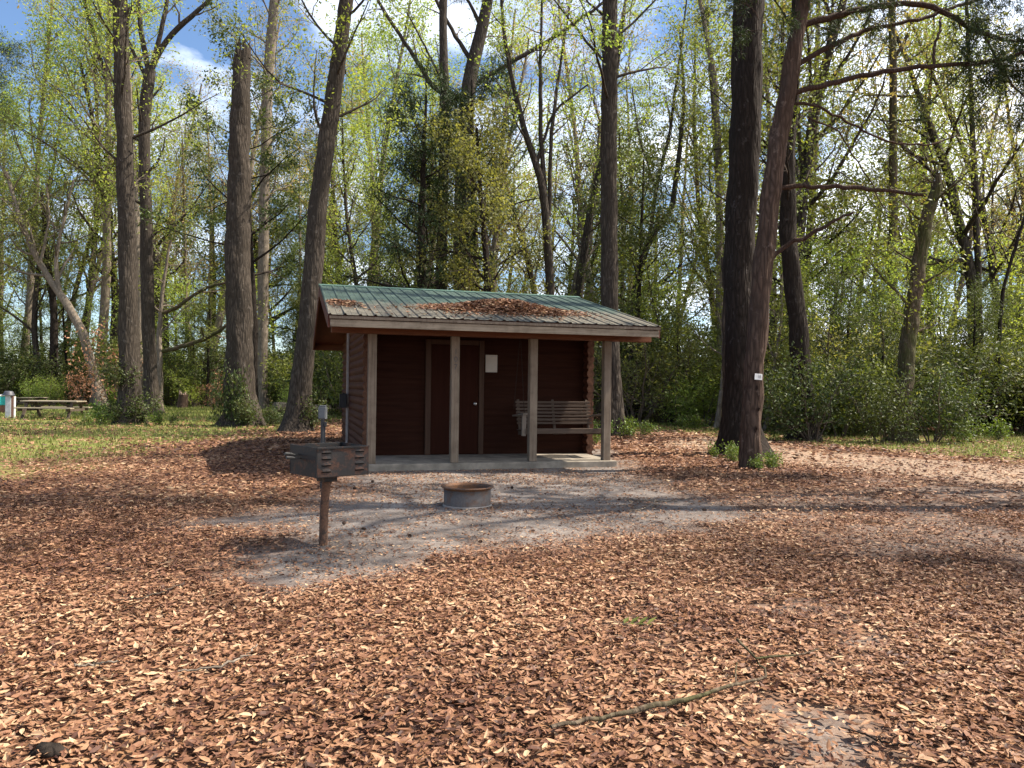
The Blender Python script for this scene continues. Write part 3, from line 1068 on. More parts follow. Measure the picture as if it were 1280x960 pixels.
hero('oak_tree', 'tall straight rough barked trunk with leaves sprouting low on it, beside the picnic table', 'tree',
     [(163, 531, 28), (160, 400, 25), (155, 200, 22), (148, 0, 19), (143, -180, 14), (140, -330, 7)], 25.7, 'bark_grey', 1, crown_tall(20, 3.8, .33), SPARSE('leaf_spring', 13, .11, spread=.14))
hero('oak_tree', 'slender trunk forking high up into three boughs, just behind the tall straight trunk', 'tree',
     [(191, 520, 20), (189, 460, 18), (185, 300, 16), (180, 150, 15), (187, 88, 15)], 33, 'bark_grey', 2, [dict(n=5, t0=.6, t1=.98, len=2.2, ang=(.7, 1.2), up=.1, wob=.15, seg=5, rr=.3, short=.2), dict(n=4, t0=.3, t1=1, len=.9, ang=(.4, 1), up=0, wob=.2, seg=3, rr=.5)],
     SPARSE('leaf_spring', 13, .12, spread=.14), [[(187, 92, 10), (203, 55, 9), (228, 30, 8), (262, 2, 6), (300, -50, 4), (330, -120, 2)], [(186, 92, 9), (176, 40, 8), (170, -20, 7), (165, -120, 3)], [(188, 90, 8), (206, 20, 7), (214, -50, 5), (225, -150, 3)], [(184, 100, 6), (165, 60, 5), (150, 30, 3)]],
     limb_leaf=LIMB_LV(2.2, 8, 4))
hero('snag_tree', 'thick grey trunk snapped off at its jagged top, ivy round its foot', 'dead tree',
     [(302, 535, 42), (300, 430, 36), (298, 300, 33), (301, 150, 27), (303, 68, 22)], 25.1, 'bark_grey', 3, broken=True, sides=18)
hero('hardwood_tree', 'pale upright trunk rising directly behind the snapped grey trunk', 'tree',
     [(327, 505, 15), (328, 420, 14.5), (330, 280, 14), (335, 90, 14), (344, 0, 13), (352, -120, 8)], 42, 'bark_pale', 4, crown_tall(20, 5.4, .32), SPARSE('leaf_olive', 18, .13, spread=.16))
hero('oak_tree', 'dark leaning trunk slanting up over the left end of the cabin roof', 'tree',
     [(371, 541, 31), (376, 480, 28), (385, 400, 27), (398, 260, 25), (418, 120, 22), (436, 0, 19), (452, -120, 14), (465, -280, 7)], 22.5, 'bark_grey', 5, crown_tall(17, 3.8, .42), SPARSE('leaf_spring', 14, .11, spread=.14))
hero('hardwood_tree', 'thin pale trunk half hidden by the leaning dark trunk', 'tree',
     [(386, 505, 10), (386, 440, 9.5), (392, 330, 9), (408, 180, 7), (425, 60, 4)], 40, 'bark_pale', 6, crown_tall(12, 3.5, .45), SPARSE('leaf_bud', 8, .14))
hero('pine_tree', 'straight dark trunk standing up behind the cabin out of dark needles', 'tree',
     [(552, 505, 17), (553, 300, 15), (555, 150, 13), (553, 0, 11), (552, -150, 6)], 33, 'bark_grey', 7, crown_tall(9, 3, .72), SPARSE('needle', 22, .22, ratio=.1, spread=.1))
hero('oak_tree', 'spreading oak behind the cabin with long bare boughs reaching both ways', 'tree',
     [(578, 500, 28), (580, 250, 25), (586, 110, 21), (600, 50, 17), (613, 0, 14), (625, -100, 8), (632, -200, 4)], 36, 'bark_grey', 8, [dict(n=9, t0=.62, t1=.98, len=4, ang=(.5, 1.0), up=.08, wob=.15, seg=6, rr=.4, short=.4), dict(n=5, t0=.3, t1=1, len=1.7, ang=(.4, 1), up=.03, wob=.2, seg=4, rr=.5), dict(n=3, t0=.3, t1=1, len=.8, ang=(.4, 1), up=0, wob=.2, seg=3, rr=.5)],
     SPARSE('leaf_olive', 4, .13), [[(588, 114, 9), (600, 101, 8.5), (650, 72, 7), (700, 42, 6), (751, 6, 4.5), (800, -40, 2)], [(584, 125, 9), (542, 112, 8), (526, 83, 7.5), (509, 58, 6), (476, 8, 5), (455, -40, 3)], [(592, 80, 8), (566, 40, 6), (545, 0, 5), (530, -60, 3)], [(560, 150, 4), (552, 100, 4), (530, 55, 3), (508, 15, 2)]],
     limb_leaf=LIMB_LV(1.8, 6, 3))
hero('cedar_tree', 'dense dark evergreen cedar right behind the cabin roof', 'tree',
     [(527, 500, 16), (528, 350, 13), (530, 220, 8), (533, 120, 3)], 31, 'bark_dark', 9, [dict(n=34, t0=.3, t1=.99, len=3.6, ang=(1.0, 1.5), up=.03, wob=.12, seg=5, rr=.35, short=.6, rmin=.006), dict(n=7, t0=.15, t1=1, len=.9, ang=(.4, 1.1), up=0, wob=.2, seg=3, rr=.5), dict(n=4, t0=.1, t1=1, len=.45, ang=(.4, 1), up=-.02, wob=.2, seg=3, rr=.5)],
     SPARSE('needle', 19, .19, ratio=.18, spread=.12, droop=.5))
hero('cedar_tree', 'dark needled crown tucked between the straight trunk and the spreading oak', 'tree',
     [(596, 500, 14), (594, 350, 12), (592, 220, 8), (590, 100, 3)], 33, 'bark_dark', 10, [dict(n=26, t0=.5, t1=.99, len=3.6, ang=(1.0, 1.4), up=.03, wob=.12, seg=5, rr=.35, short=.3, rmin=.006), dict(n=7, t0=.15, t1=1, len=.9, ang=(.4, 1.1), up=0, wob=.2, seg=3, rr=.5), dict(n=4, t0=.1, t1=1, len=.45, ang=(.4, 1), up=-.02, wob=.2, seg=3, rr=.5)],
     SPARSE('needle', 19, .19, ratio=.18, spread=.12, droop=.5))
hero('live_oak_tree', 'olive leaved tree crowding over the middle of the cabin roof', 'tree',
     [(605, 500, 11), (608, 350, 10), (600, 250, 7), (596, 160, 4)], 29, 'bark_dark', 11, [dict(n=24, t0=.25, t1=.99, len=3.1, ang=(.7, 1.4), up=.02, wob=.18, seg=5, rr=.4, short=.4, rmin=.006), dict(n=5, t0=.2, t1=1, len=1.1, ang=(.4, 1.1), up=0, wob=.2, seg=4, rr=.5), dict(n=4, t0=.2, t1=1, len=.5, ang=(.4, 1), up=-.05, wob=.2, seg=3, rr=.5)],
     SPARSE('leaf_olive', 22, .125, spread=.2, droop=.5))
hero('hardwood_tree', 'slim tree splitting into three upright stems behind the roof ridge', 'tree',
     [(691, 500, 14), (689, 360, 12.5), (680, 233, 11), (656, 165, 8), (640, 100, 6), (630, 30, 5), (622, -60, 3)], 30, 'bark_grey', 12, [dict(n=10, t0=.5, t1=1, len=2.3, ang=(.4, 1.0), up=.08, wob=.15, seg=5, rr=.4, short=.3), dict(n=5, t0=.2, t1=1, len=1, ang=(.4, 1), up=.02, wob=.2, seg=3, rr=.5)],
     SPARSE('leaf_spring', 24, .115, spread=.16), [[(681, 238, 8), (676, 165, 7), (675, 100, 6), (677, 20, 4), (680, -60, 2)], [(686, 270, 7), (689, 170, 6), (700, 80, 4.5), (712, 8, 3)], [(672, 200, 5), (690, 140, 4), (735, 105, 2.5)]], limb_leaf=LIMB_LV(1.9, 8, 4))
hero('hardwood_tree', 'grey trunk leaning right just beyond the end of the roof ridge', 'tree',
     [(716, 500, 13), (722, 370, 12), (735, 280, 11), (750, 210, 9), (768, 110, 6), (780, 20, 4)], 38, 'bark_grey', 13, crown_tall(16, 4, .4), SPARSE('leaf_spring', 16, .12, spread=.16))
hero('oak_tree', 'straight stout trunk seen through the right end of the porch', 'tree',
     [(767, 546, 31), (765, 480, 26), (764, 400, 24.5), (762, 200, 23), (763, 0, 21), (763, -150, 17), (765, -330, 8)], 22.4, 'bark_grey', 14, crown_tall(17, 4.0, .46), SPARSE('leaf_spring', 15, .11, spread=.14), sides=18)
hero('hardwood_tree', 'curving many branched tree rising behind the right corner of the eave', 'tree',
     [(785, 510, 12), (788, 400, 11), (800, 330, 11), (815, 290, 10), (838, 268, 8), (848, 200, 7), (855, 130, 5), (850, 40, 3)], 36, 'bark_grey', 15, crown_tall(10, 3.4, .5), SPARSE('leaf_olive', 11, .13),
     [[(812, 296, 7), (821, 230, 6), (838, 160, 5), (852, 60, 3), (860, -20, 2)], [(793, 372, 5), (828, 354, 4.5), (852, 330, 3)], [(820, 235, 4), (800, 180, 3), (790, 110, 2)]], limb_leaf=LIMB_LV(2.2, 8, 4))
hero('oak_tree', 'massive dark trunk standing close behind the leaning cedar', 'tree',
     [(927, 571, 54), (927, 520, 47), (927, 480, 45), (925, 300, 42), (931, 100, 41), (935, 0, 40), (936, -150, 33), (938, -400, 18), (940, -560, 7)], 16.2, 'bark_dark', 16, crown_tall(13, 4.4, .5), SPARSE('leaf_mid', 10, .12), sides=26, nring=50, flare=.7)
ced = hero('cedar_tree', 'reddish leaning cedar with long bare limbs and a small white number plate', 'tree',
     [(937, 588, 30), (939, 520, 27.5), (942, 470, 27), (950, 350, 26.5), (966, 200, 26), (985, 90, 23), (998, 20, 19), (1005, -60, 15), (1012, -200, 9), (1018, -330, 4)], 13.4, 'bark_cedar', 17,
     [dict(n=12, t0=.74, t1=.99, len=2.6, ang=(.8, 1.4), up=.04, wob=.15, seg=6, rr=.35, short=.4, rmin=.005), dict(n=6, t0=.25, t1=1, len=1.0, ang=(.4, 1.1), up=-.02, wob=.2, seg=4, rr=.5), dict(n=4, t0=.2, t1=1, len=.4, ang=(.3, 1), up=-.05, wob=.2, seg=3, rr=.5, rmin=.002)],
     SPARSE('needle', 15, .1, ratio=.13, spread=.05, droop=.5),
     [[(985, 120, 9), (1040, 103, 8.5), (1100, 90, 8, -.2), (1169, 82, 7, -.4), (1238, 79, 6, -.5), (1280, 65, 5, -.6), (1340, 50, 4, -.7), (1420, 20, 2, -.8)],
      [(990, 84, 9), (1039, 58, 8), (1080, 38, 7, .2), (1135, 27, 6, .3), (1169, 17, 5.5, .4), (1214, 3, 5, .5), (1270, -18, 3, .6)],
      [(1000, 34, 11), (1052, 17, 10), (1100, 7, 9.5, .1), (1152, 4, 9, 0), (1190, 20, 8, -.1), (1231, 45, 7, -.3), (1280, 53, 5, -.5), (1350, 66, 3, -.6)],
      [(985, 128, 5), (1018, 132, 4.5), (1052, 148, 4), (1094, 172, 3.5, .3), (1131, 180, 3.2, .5), (1162, 182, 3, .6), (1197, 168, 2, .8)],
      [(968, 233, 8), (1000, 233, 7.5), (1052, 234, 7, -.2), (1107, 239, 6, -.3), (1155, 245, 5, -.4)],
      [(955, 330, 8), (966, 320, 7.5), (980, 309, 7), (1015, 292, 6.5, -.2), (1039, 278, 5, -.3), (1066, 265, 3.5, -.4)],
      [(1166, 82, 4.5, -.4), (1168, 60, 4, -.3), (1174, 40, 4, -.2), (1176, 22, 3.5, .1)],
      [(1231, 45, 4, -.3), (1246, 76, 3.5, -.4), (1262, 104, 3, -.5), (1290, 130, 2, -.6)],
      [(1010, 145, 3), (1050, 165, 2.6, .2), (1085, 225, 2.2, .3), (1105, 262, 1.5, .4), (1150, 300, 1, .5)]],
     limb_mat='bark_limb', sides=20, nring=46, flare=.06, lump=.1)


def cedar_sprays():
    """needle sprays hanging from the outer part of the cedar's limbs"""
    rs = np.random.default_rng(5)
    tw, mids = [], []
    y = 13.4
    for lp, t0, n in (([(1100, 90, 8), (1169, 82, 7), (1238, 79, 6), (1280, 65, 5), (1340, 50, 4)], .2, 13), ([(1135, 27, 6), (1214, 3, 5), (1270, -18, 3)], .2, 10),
                      ([(1152, 4, 9), (1190, 20, 8), (1231, 45, 7), (1280, 53, 5), (1350, 66, 3)], .1, 16), ([(1231, 45, 4), (1246, 76, 3.5), (1262, 104, 3), (1290, 130, 2)], .1, 12),
                      ([(1000, 34, 9), (1052, 17, 8), (1100, 7, 7)], .0, 8), ([(985, 90, 8), (960, 40, 4), (930, 0, 3), (905, -20, 2)], .2, 9)):
        q = np.array([pt(a, b, y - .35 * (a - 1000) / 200) for a, b, w in lp])
        r = np.array([w * y / F / 2 * .6 for a, b, w in lp])
        Q, R = resample(q, r, 14)
        out = grow(rs, Q, R, [dict(n=n, t0=t0, t1=1, len=.85, ang=(.4, 1.3), up=-.05, wob=.22, seg=5, rr=.35, short=.2, rmin=.004), dict(n=6, t0=.15, t1=1, len=.42, ang=(.3, 1.0), up=-.06, wob=.2, seg=4, rr=.5, rmin=.0025), dict(n=4, t0=.1, t1=1, len=.2, ang=(.3, .9), up=-.05, wob=.2, seg=3, rr=.5, rmin=.0015)])
        mids += out[0] + out[1]
        tw += out[2]
    base = np.array(ced.location)
    mb = MB()
    for p, r in mids:
        mb.tube(p - base, r, 4, 0, False)
    for p, r in tw:
        mb.tube(p - base, r, 3, 0, False)
    foliage(mb, rs, [(p - base, r) for p, r in tw], 17, .085, 1, .15, .035, .4, .2)
    mb.build('foliage', [M['bark_limb'], M['needle']], ced)


cedar_sprays()
# hollows and splits in the cedar's trunk
for (px, py, rx, rz) in ((947, 484, .022, .05), (945.5, 536, .028, .055), (949, 511, .018, .03)):
    mb = MB()
    p = pt(px, py, 13.4 - .185) - np.array(ced.location)
    a = np.linspace(0, 2 * PI, 10, endpoint=False)
    ring = np.stack([p[0] + rx * np.cos(a), np.full(10, p[1]) + .05 * np.cos(a), p[2] + rz * np.sin(a)], 1)
    ring2 = np.stack([p[0] + rx * .5 * np.cos(a), np.full(10, p[1] - .012), p[2] + rz * .5 * np.sin(a)], 1)
    v = np.vstack([ring, ring2, p[None] + [[0, -.01, 0]]])
    mb.add(v, [[i, (i + 1) % 10, 10 + (i + 1) % 10, 10 + i] for i in range(10)] + [[10 + i, 10 + (i + 1) % 10, 20, 20] for i in range(10)])
    mb.build('knothole', M['hollow'], ced)

hero('oak_tree', 'dark bowed trunk with shrubs round its foot, next right of the cedar', 'tree',
     [(1003, 552, 33), (1004, 500, 28), (999, 406, 25), (985, 290, 22), (984, 190, 20), (989, 100, 18), (997, 0, 15), (1003, -120, 10), (1006, -260, 5)], 21.6, 'bark_dark', 18, crown_tall(20, 4.2, .3), SPARSE('leaf_mid', 16, .11, spread=.15))
hero('hardwood_tree', 'thin pale stem leaning right, glimpsed between the cedar and the bowed trunk', 'tree',
     [(940, 520, 12), (962, 412, 11), (984, 350, 10), (1000, 280, 9), (1010, 200, 7), (1015, 120, 4)], 30, 'bark_grey', 19, crown_tall(11, 3, .5), SPARSE('leaf_mid', 10, .12))
hero('snag_tree', 'mossy broken trunk leaning right among the dark shrubs', 'dead tree',
     [(1128, 557, 27), (1131, 520, 23), (1137, 440, 21), (1150, 330, 19), (1162, 262, 16), (1171, 232, 13)], 21.2, 'bark_moss', 20, [dict(n=9, t0=.35, t1=.95, len=2.0, ang=(.7, 1.4), up=.04, wob=.18, seg=5, rr=.25, short=.2), dict(n=5, t0=.2, t1=1, len=.9, ang=(.4, 1.1), up=0, wob=.2, seg=3, rr=.5), dict(n=3, t0=.2, t1=1, len=.45, ang=(.4, 1.1), up=0, wob=.2, seg=3, rr=.5)], SPARSE('leaf_mid', 13, .1), broken=True)
hero('hardwood_tree', 'tall pale lichen spotted trunk behind the mossy broken one', 'tree',
     [(1113, 510, 14), (1114, 400, 12.5), (1117, 250, 11), (1116, 100, 10), (1115, 0, 9), (1115, -150, 5)], 30, 'bark_moss', 21, crown_tall(22, 3.8, .25), SPARSE('leaf_mid', 15, .11, spread=.15), [[(1117, 76, 6), (1126, 60, 6), (1136, 42, 5.5)]])
hero('hardwood_tree', 'slender pale trunk just left of the massive dark one', 'tree',
     [(903, 512, 10), (900, 350, 9), (898, 190, 9), (893, 100, 8), (880, 30, 6), (868, -30, 4)], 34, 'bark_pale', 22, crown_tall(13, 3.4, .42), SPARSE('leaf_olive', 10, .13))
hero('snag_tree', 'thin dead stub against the left side of the massive dark trunk', 'dead tree',
     [(908, 555, 11), (907, 430, 8.5), (904, 322, 6)], 19.5, 'bark_grey', 23, broken=False)
hero('hardwood_tree', 'slim upright tree with fresh yellow green feathery leaves, rightmost of the tall ones', 'tree',
     [(1222, 520, 10), (1222, 400, 9), (1220, 250, 8), (1214, 120, 6), (1208, 0, 4)], 32, 'bark_grey', 24, [dict(n=30, t0=.3, t1=.99, len=2.1, ang=(.8, 1.4), up=.0, wob=.15, seg=5, rr=.35, short=.4, rmin=.005), dict(n=5, t0=.2, t1=1, len=.8, ang=(.4, 1), up=-.03, wob=.2, seg=3, rr=.5), dict(n=3, t0=.2, t1=1, len=.4, ang=(.4, 1), up=-.05, wob=.2, seg=3, rr=.5)], SPARSE('leaf_spring', 9, .11, spread=.15))
hero('sapling_tree', 'thin dark sapling bending to the right past the feathery tree', 'tree',
     [(1246, 535, 6), (1250, 420, 5), (1256, 355, 4.5), (1270, 310, 4), (1283, 262, 3.5), (1290, 200, 2.5)], 26, 'bark_dark', 25, [dict(n=8, t0=.5, t1=1, len=1.5, ang=(.5, 1.1), up=.05, wob=.2, seg=5, rr=.5), dict(n=4, t0=.2, t1=1, len=.6, ang=(.4, 1), up=0, wob=.2, seg=3, rr=.5)], SPARSE('leaf_bud', 7, .09))
hero('live_oak_tree', 'pale crooked tree leaning left over the clearing behind the picnic table', 'tree',
     [(128, 505, 14), (118, 470, 13), (102, 412, 11.5), (80, 375, 10.5), (62, 350, 9), (40, 312, 7.5), (22, 265, 6), (8, 215, 4)], 42, 'bark_pale', 26, [dict(n=14, t0=.5, t1=1, len=3.2, ang=(.5, 1.2), up=.04, wob=.18, seg=6, rr=.5, short=.2), dict(n=6, t0=.2, t1=1, len=1.4, ang=(.4, 1.1), up=.0, wob=.2, seg=4, rr=.5), dict(n=4, t0=.2, t1=1, len=.7, ang=(.4, 1), up=-.02, wob=.2, seg=3, rr=.5)], SPARSE('leaf_olive', 8, .15),
     [[(74, 366, 7), (69, 325, 6.5), (80, 275, 5), (92, 225, 3)], [(50, 330, 5), (62, 280, 4), (58, 230, 2.5)]], limb_leaf=LIMB_LV(2.2, 7, 4))
hero('hardwood_tree', 'dark straight trunk behind the picnic tables', 'tree',
     [(66, 503, 11), (68, 440, 10.5), (67, 380, 9), (60, 320, 7), (52, 240, 4)], 46, 'bark_dark', 27, crown_tall(18, 4.4, .4), SPARSE('leaf_mid', 17, .13, spread=.18))
hero('hardwood_tree', 'pale bare trunk showing between the tall straight trunk and the forked one', 'tree',
     [(174, 505, 12), (173, 400, 11), (171, 300, 10), (165, 180, 7), (160, 60, 4)], 43, 'bark_pale', 28, crown_tall(19, 4.6, .34), SPARSE('leaf_spring', 18, .13, spread=.18))
hero('live_oak_tree', 'low oak with two mossy boughs sweeping right towards the snapped trunk', 'tree',
     [(199, 505, 9), (200, 460, 8), (198, 420, 7), (204, 370, 5), (214, 300, 3)], 36, 'bark_pale', 29, [dict(n=9, t0=.4, t1=1, len=2.4, ang=(.6, 1.2), up=.05, wob=.18, seg=5, rr=.4), dict(n=5, t0=.2, t1=1, len=1.0, ang=(.4, 1), up=0, wob=.2, seg=3, rr=.5)], SPARSE('leaf_olive', 12, .13),
     [[(200, 440, 7), (220, 435, 7), (249, 427, 6.5), (270, 416, 6), (292, 402, 5), (318, 392, 3)], [(202, 392, 6), (222, 384, 6), (243, 368, 5.5), (264, 357, 5), (290, 352, 3.5)]], limb_mat='bark_moss', limb_leaf=LIMB_LV(1.4, 6, 3))
hero('evergreen_tree', 'dark glossy evergreen with clumps of leaves beside the snapped trunk', 'tree',
     [(318, 508, 11), (318, 400, 10), (312, 280, 8), (305, 180, 5), (300, 90, 3)], 33, 'bark_dark', 30, [dict(n=20, t0=.38, t1=.99, len=3.9, ang=(.9, 1.4), up=.04, wob=.16, seg=5, rr=.4, short=.2, rmin=.006), dict(n=5, t0=.3, t1=1, len=1.1, ang=(.4, 1.1), up=0, wob=.2, seg=4, rr=.5), dict(n=4, t0=.2, t1=1, len=.5, ang=(.4, 1), up=-.03, wob=.2, seg=3, rr=.5)], SPARSE('leaf_dark', 20, .14, spread=.13))

# ------------------------------------------------------------------ woods behind and around: copies
rf = random.Random(11)
WOODS = [
    # px range, distance range, keys, count, where
    (-170, 430, 46, 80, ['spring0', 'spring1', 'spring2', 'bud0', 'bud1', 'olive0', 'ever1', 'wisp0', 'pine0', 'olive0', 'ever0'], 50, 'in the woods beyond the picnic table'),
    (400, 790, 40, 78, ['spring0', 'spring1', 'bud0', 'bud1', 'olive0', 'ever0', 'wisp0', 'spring2'], 28, 'in the woods behind the cabin'),
    (770, 1440, 31, 70, ['ever0', 'bud1', 'olive0', 'bud0', 'ever1', 'bud1', 'spring0', 'wisp0', 'olive0', 'spring2', 'wisp0'], 40, 'in the woods beyond the leaning cedar'),
]
KIND = dict(spring='tall light green hardwood', bud='bare budding tree with brownish twigs', ever='dark leafy evergreen tree', olive='olive leaved oak', wisp='feathery yellow green cypress', pine='dark needled pine', sap='slim young sapling')
for (a, b, y0, y1, keys, n, where) in WOODS:
    for q in range(n):
        key = keys[q % len(keys)]
        y = y0 + (y1 - y0) * ((q * 0.618) % 1.0)
        px = a + (b - a) * ((q + .5 + rf.uniform(-.4, .4)) / n * 5 % 1.0)
        p = gx(px, y)
        kk = KIND[key.rstrip('0123456789')]
        put(key, p, rf.uniform(0, 6.28), rf.uniform(*((.8, 1.1) if q % 3 == 0 else (1.1, 1.5))), kk + ' ' + where, kk + 's ' + where)

for (a, b, y0, y1, key, n, s0, s1, lab) in [
    (-120, 420, 44, 56, 'sh_dark', 22, 1.0, 1.7, 'dark evergreen shrub along the wood edge beyond the picnic table'),
    (-120, 420, 44, 54, 'sh_mid', 18, 1.0, 1.8, 'mid green shrub along the wood edge beyond the picnic table'),
    (-120, 420, 42, 50, 'sh_lime', 9, .7, 1.3, 'bright green bush along the wood edge beyond the picnic table'),
    (380, 800, 30, 44, 'sh_dark', 12, 1.3, 1.9, 'dark evergreen shrub in the wood behind the cabin'),
    (380, 470, 30, 40, 'sh_mid', 6, 1.0, 1.5, 'mid green shrub in the wood behind the cabin'),
    (770, 905, 27, 36, 'sh_lime', 10, .9, 1.5, 'sunlit yellow green bush between the porch and the massive trunk'),
    (770, 910, 28, 40, 'sh_olive', 9, 1.0, 1.5, 'olive shrub between the porch and the massive trunk'),
    (940, 1420, 25, 34, 'sh_olive', 14, .9, 1.4, 'olive shrub at the wood edge beyond the leaning cedar'),
    (940, 1420, 24, 32, 'sh_dark', 20, .8, 1.35, 'dark glossy shrub at the wood edge beyond the leaning cedar'),
    (940, 1420, 25, 36, 'sh_mid', 20, .9, 1.6, 'mid green shrub at the wood edge beyond the leaning cedar'),
    (760, 1420, 36, 50, 'sh_dark', 18, 1.5, 2.2, 'tall dark shrub deep in the woods beyond the leaning cedar'),
    (960, 1420, 24, 31, 'ever0', 7, .36, .5, 'young dark evergreen tree at the wood edge beyond the leaning cedar'),
    (980, 1420, 25, 33, 'ever1', 6, .33, .45, 'young mid green evergreen tree at the wood edge beyond the leaning cedar'),
    (780, 900, 30, 36, 'ever1', 3, .3, .4, 'young evergreen tree between the porch and the massive trunk'),
    (-120, 420, 42, 52, 'ever0', 8, .4, .6, 'young dark evergreen tree along the wood edge beyond the picnic table'),
    (-120, 420, 42, 52, 'ever1', 7, .35, .55, 'young mid green evergreen tree along the wood edge beyond the picnic table'),
    (770, 1420, 26, 40, 'sap0', 12, .7, 1.1, 'slim light green sapling in the woods beyond the leaning cedar'),
    (770, 1420, 26, 42, 'sap1', 10, .7, 1.1, 'slim mid green sapling in the woods beyond the leaning cedar'),
    (-120, 420, 44, 60, 'sap0', 9, .8, 1.3, 'slim light green sapling in the woods beyond the picnic table'),
    (400, 780, 30, 48, 'sap1', 8, .8, 1.3, 'slim mid green sapling in the wood behind the cabin'),
]:
    for q in range(n):
        px = a + (b - a) * (q + .5 + rf.uniform(-.45, .45)) / n
        y = rf.uniform(y0, y1)
        s = rf.uniform(s0, s1)
        put(key, gx(px, y), rf.uniform(0, 6.28), (s * rf.uniform(.9, 1.3), s * rf.uniform(.9, 1.3), s), lab, lab.split(' along ')[0].split(' in the ')[0].split(' between ')[0].split(' at the ')[0] + 's of that wood edge')

# single shrubs and saplings one can point to
put('sh_copper', gx(143, 39), .4, 1.5, 'sapling with dry copper leaves just left of the tall straight trunk')
put('sh_copper', gx(100, 40), 2.4, .95, 'smaller copper leaved sapling at the foot of the pale crooked tree')
put('sh_copper', gx(268, 38), 4.1, .75, 'low brown leaved bush left of the snapped trunk')
put('sh_lime', gx(352, 30), 1.1, .75, 'bright bush between the snapped trunk and the leaning trunk')
put('sh_dark', gx(1016, 20.6), .3, 1.0, 'big glossy shrub covering the foot of the bowed dark trunk')
put('sh_dark', gx(1100, 20.6), 1.9, .75, 'low glossy shrub on the left foot of the mossy broken trunk')
put('sh_dark', gx(1165, 20.8), 3.3, .85, 'low spreading shrub on the right foot of the mossy broken trunk')
put('sh_mid', gx(1050, 23), 5.0, 1.05, 'leafy bush between the bowed trunk and the mossy broken trunk')
for (px, y, s, lab) in [(150, 25.2, .8, 'creeper on the left foot of the tall straight trunk'), (175, 25.3, 1.1, 'creeper on the right foot of the tall straight trunk'),
                        (285, 24.6, (1.0, 1.0, 1.9), 'ivy on the left foot of the snapped trunk'), (312, 24.5, 1.0, 'ivy on the right foot of the snapped trunk'), (345, 24.6, .75, 'leafy plant between the snapped and the leaning trunk'),
                        (388, 22.3, (.8, .8, 1.2), 'leafy shoots at the foot of the leaning trunk')]:
    put('vine', gx(px, y), rf.uniform(0, 6), s, lab, cat='plant')
put('vine', gx(148, 25.2) + [0, 0, 0], 1.0, 1.0, 'thick leaf tuft halfway round the tall straight trunk', cat='plant').location.z = 1.15
for (px, y, s, lab) in [(120, 24, 1.0, 'low weed left of the tall straight trunk'), (128, 26, 1.4, 'upright weed between picnic table and tall trunk'), (205, 24.5, 1.0, 'low weed right of the tall straight trunk'),
                        (748, 21.5, 1.0, 'weed at the left foot of the stout trunk'), (782, 21.8, 1.1, 'weed at the right foot of the stout trunk'), (800, 22.5, .9, 'weed a step right of the stout trunk'),
                        (905, 15.3, .7, 'green weed at the left foot of the massive trunk'), (922, 14.6, .6, 'green weed in front of the massive trunk'), (955, 13.2, .55, 'green weed at the right foot of the cedar'), (968, 13.5, .6, 'second green weed right of the cedar'),
                        (733, 18.3, .8, 'weed beside the rear corner of the cabin'), (862, 26, 1.1, 'weed in the grass strip behind the dirt path'), (1205, 21.5, 1.3, 'broad weed in the grass right of the mossy trunk'), (1240, 22.5, 1.2, 'broad weed furthest right in the grass strip')]:
    put('weed', gx(px, y), rf.uniform(0, 6), s, lab, cat='plant')
# unseen trees added past the right edge to dapple the clearing with shade
for q, (x, y, key, s) in enumerate([(8.8, 9.6, 'spring1', 1.15), (13.0, 5.6, 'bud0', .95), (8.2, 3.2, 'bud1', .85), (14.5, 12.5, 'bud0', 1.0), (11.0, -2.5, 'bud0', 1.0)]):
    put(key, (x, y, 0), q * 1.3, s, ('bare budding tree' if key[0] == 'b' else 'light green hardwood') + ' added out of view east of the clearing to cast shade', ('budding trees' if key[0] == 'b' else 'hardwoods') + ' added out of view east of the clearing for shade')


# small pieces of the woods that are not copies
stp = thing('tree_stump', 'reddish grey broken stump at the wood edge left of the snapped trunk', 'stump', gx(228, 41))
mb = MB()
zz = np.linspace(-.05, .8, 9)
mb.tube(np.stack([.03 * np.sin(zz * 2), 0 * zz, zz], 1), .25 * (1.15 - .28 * zz / .8) , 16, 0, True, lumpy(88, .16))
mb.build('trunk', M['bark_cedar'], stp, True)
mb = MB()
for q in range(7):
    a = q * .9
    mb.tube([[.13 * math.cos(a), .13 * math.sin(a), .7], [.14 * math.cos(a), .14 * math.sin(a), .86 + .06 * math.sin(q * 3)], [.15 * math.cos(a), .15 * math.sin(a), .95 + .12 * math.sin(q * 5)]], [.07, .05, .008], 5)
mb.build('splinter', M['stump_top'], stp, False)

p0, p1 = gx(343, 29.5), gx(412, 31.5)
fl = thing('fallen_log', 'grey fallen log lying behind the leaning trunk', 'log', (p0 + p1) / 2)
mb = MB()
Q = np.linspace(p0, p1, 14) - (p0 + p1) / 2 + UP * .5
Q[:, 2] += np.sin(np.linspace(0, 5, 14)) * .04
mb.tube(Q, np.linspace(.2, .12, 14), 12, 0, True, lumpy(4, .1))
mb.build('trunk', M['bark_pale'], fl, True)
mb = MB()
for xx in (2, 11):
    mb.tube([Q[xx] * [1, 1, 0] + [0, 0, -.02], Q[xx] - [0, 0, .1]], [.1, .08], 8)
mb.build('limb', M['bark_grey'], fl, True)
# ------------------------------------------------------------------ the cabin (local axes: x along the front, y into the depth, z up from the slab)
def pix(P):
    d = np.array(P, float) - [0, 0, CAM_H]
    return np.array([640 + F * (d @ _rt) / (d @ _fw), 480 - F * (d @ _up) / (d @ _fw)])


def lx(px, ly, lz=1.0):
    a, b = -3.0, 8.0
    for _ in range(50):
        c = (a + b) / 2
        if pix(cab(c, ly, lz))[0] < px:
            a = c
        else:
            b = c
    return (a + b) / 2


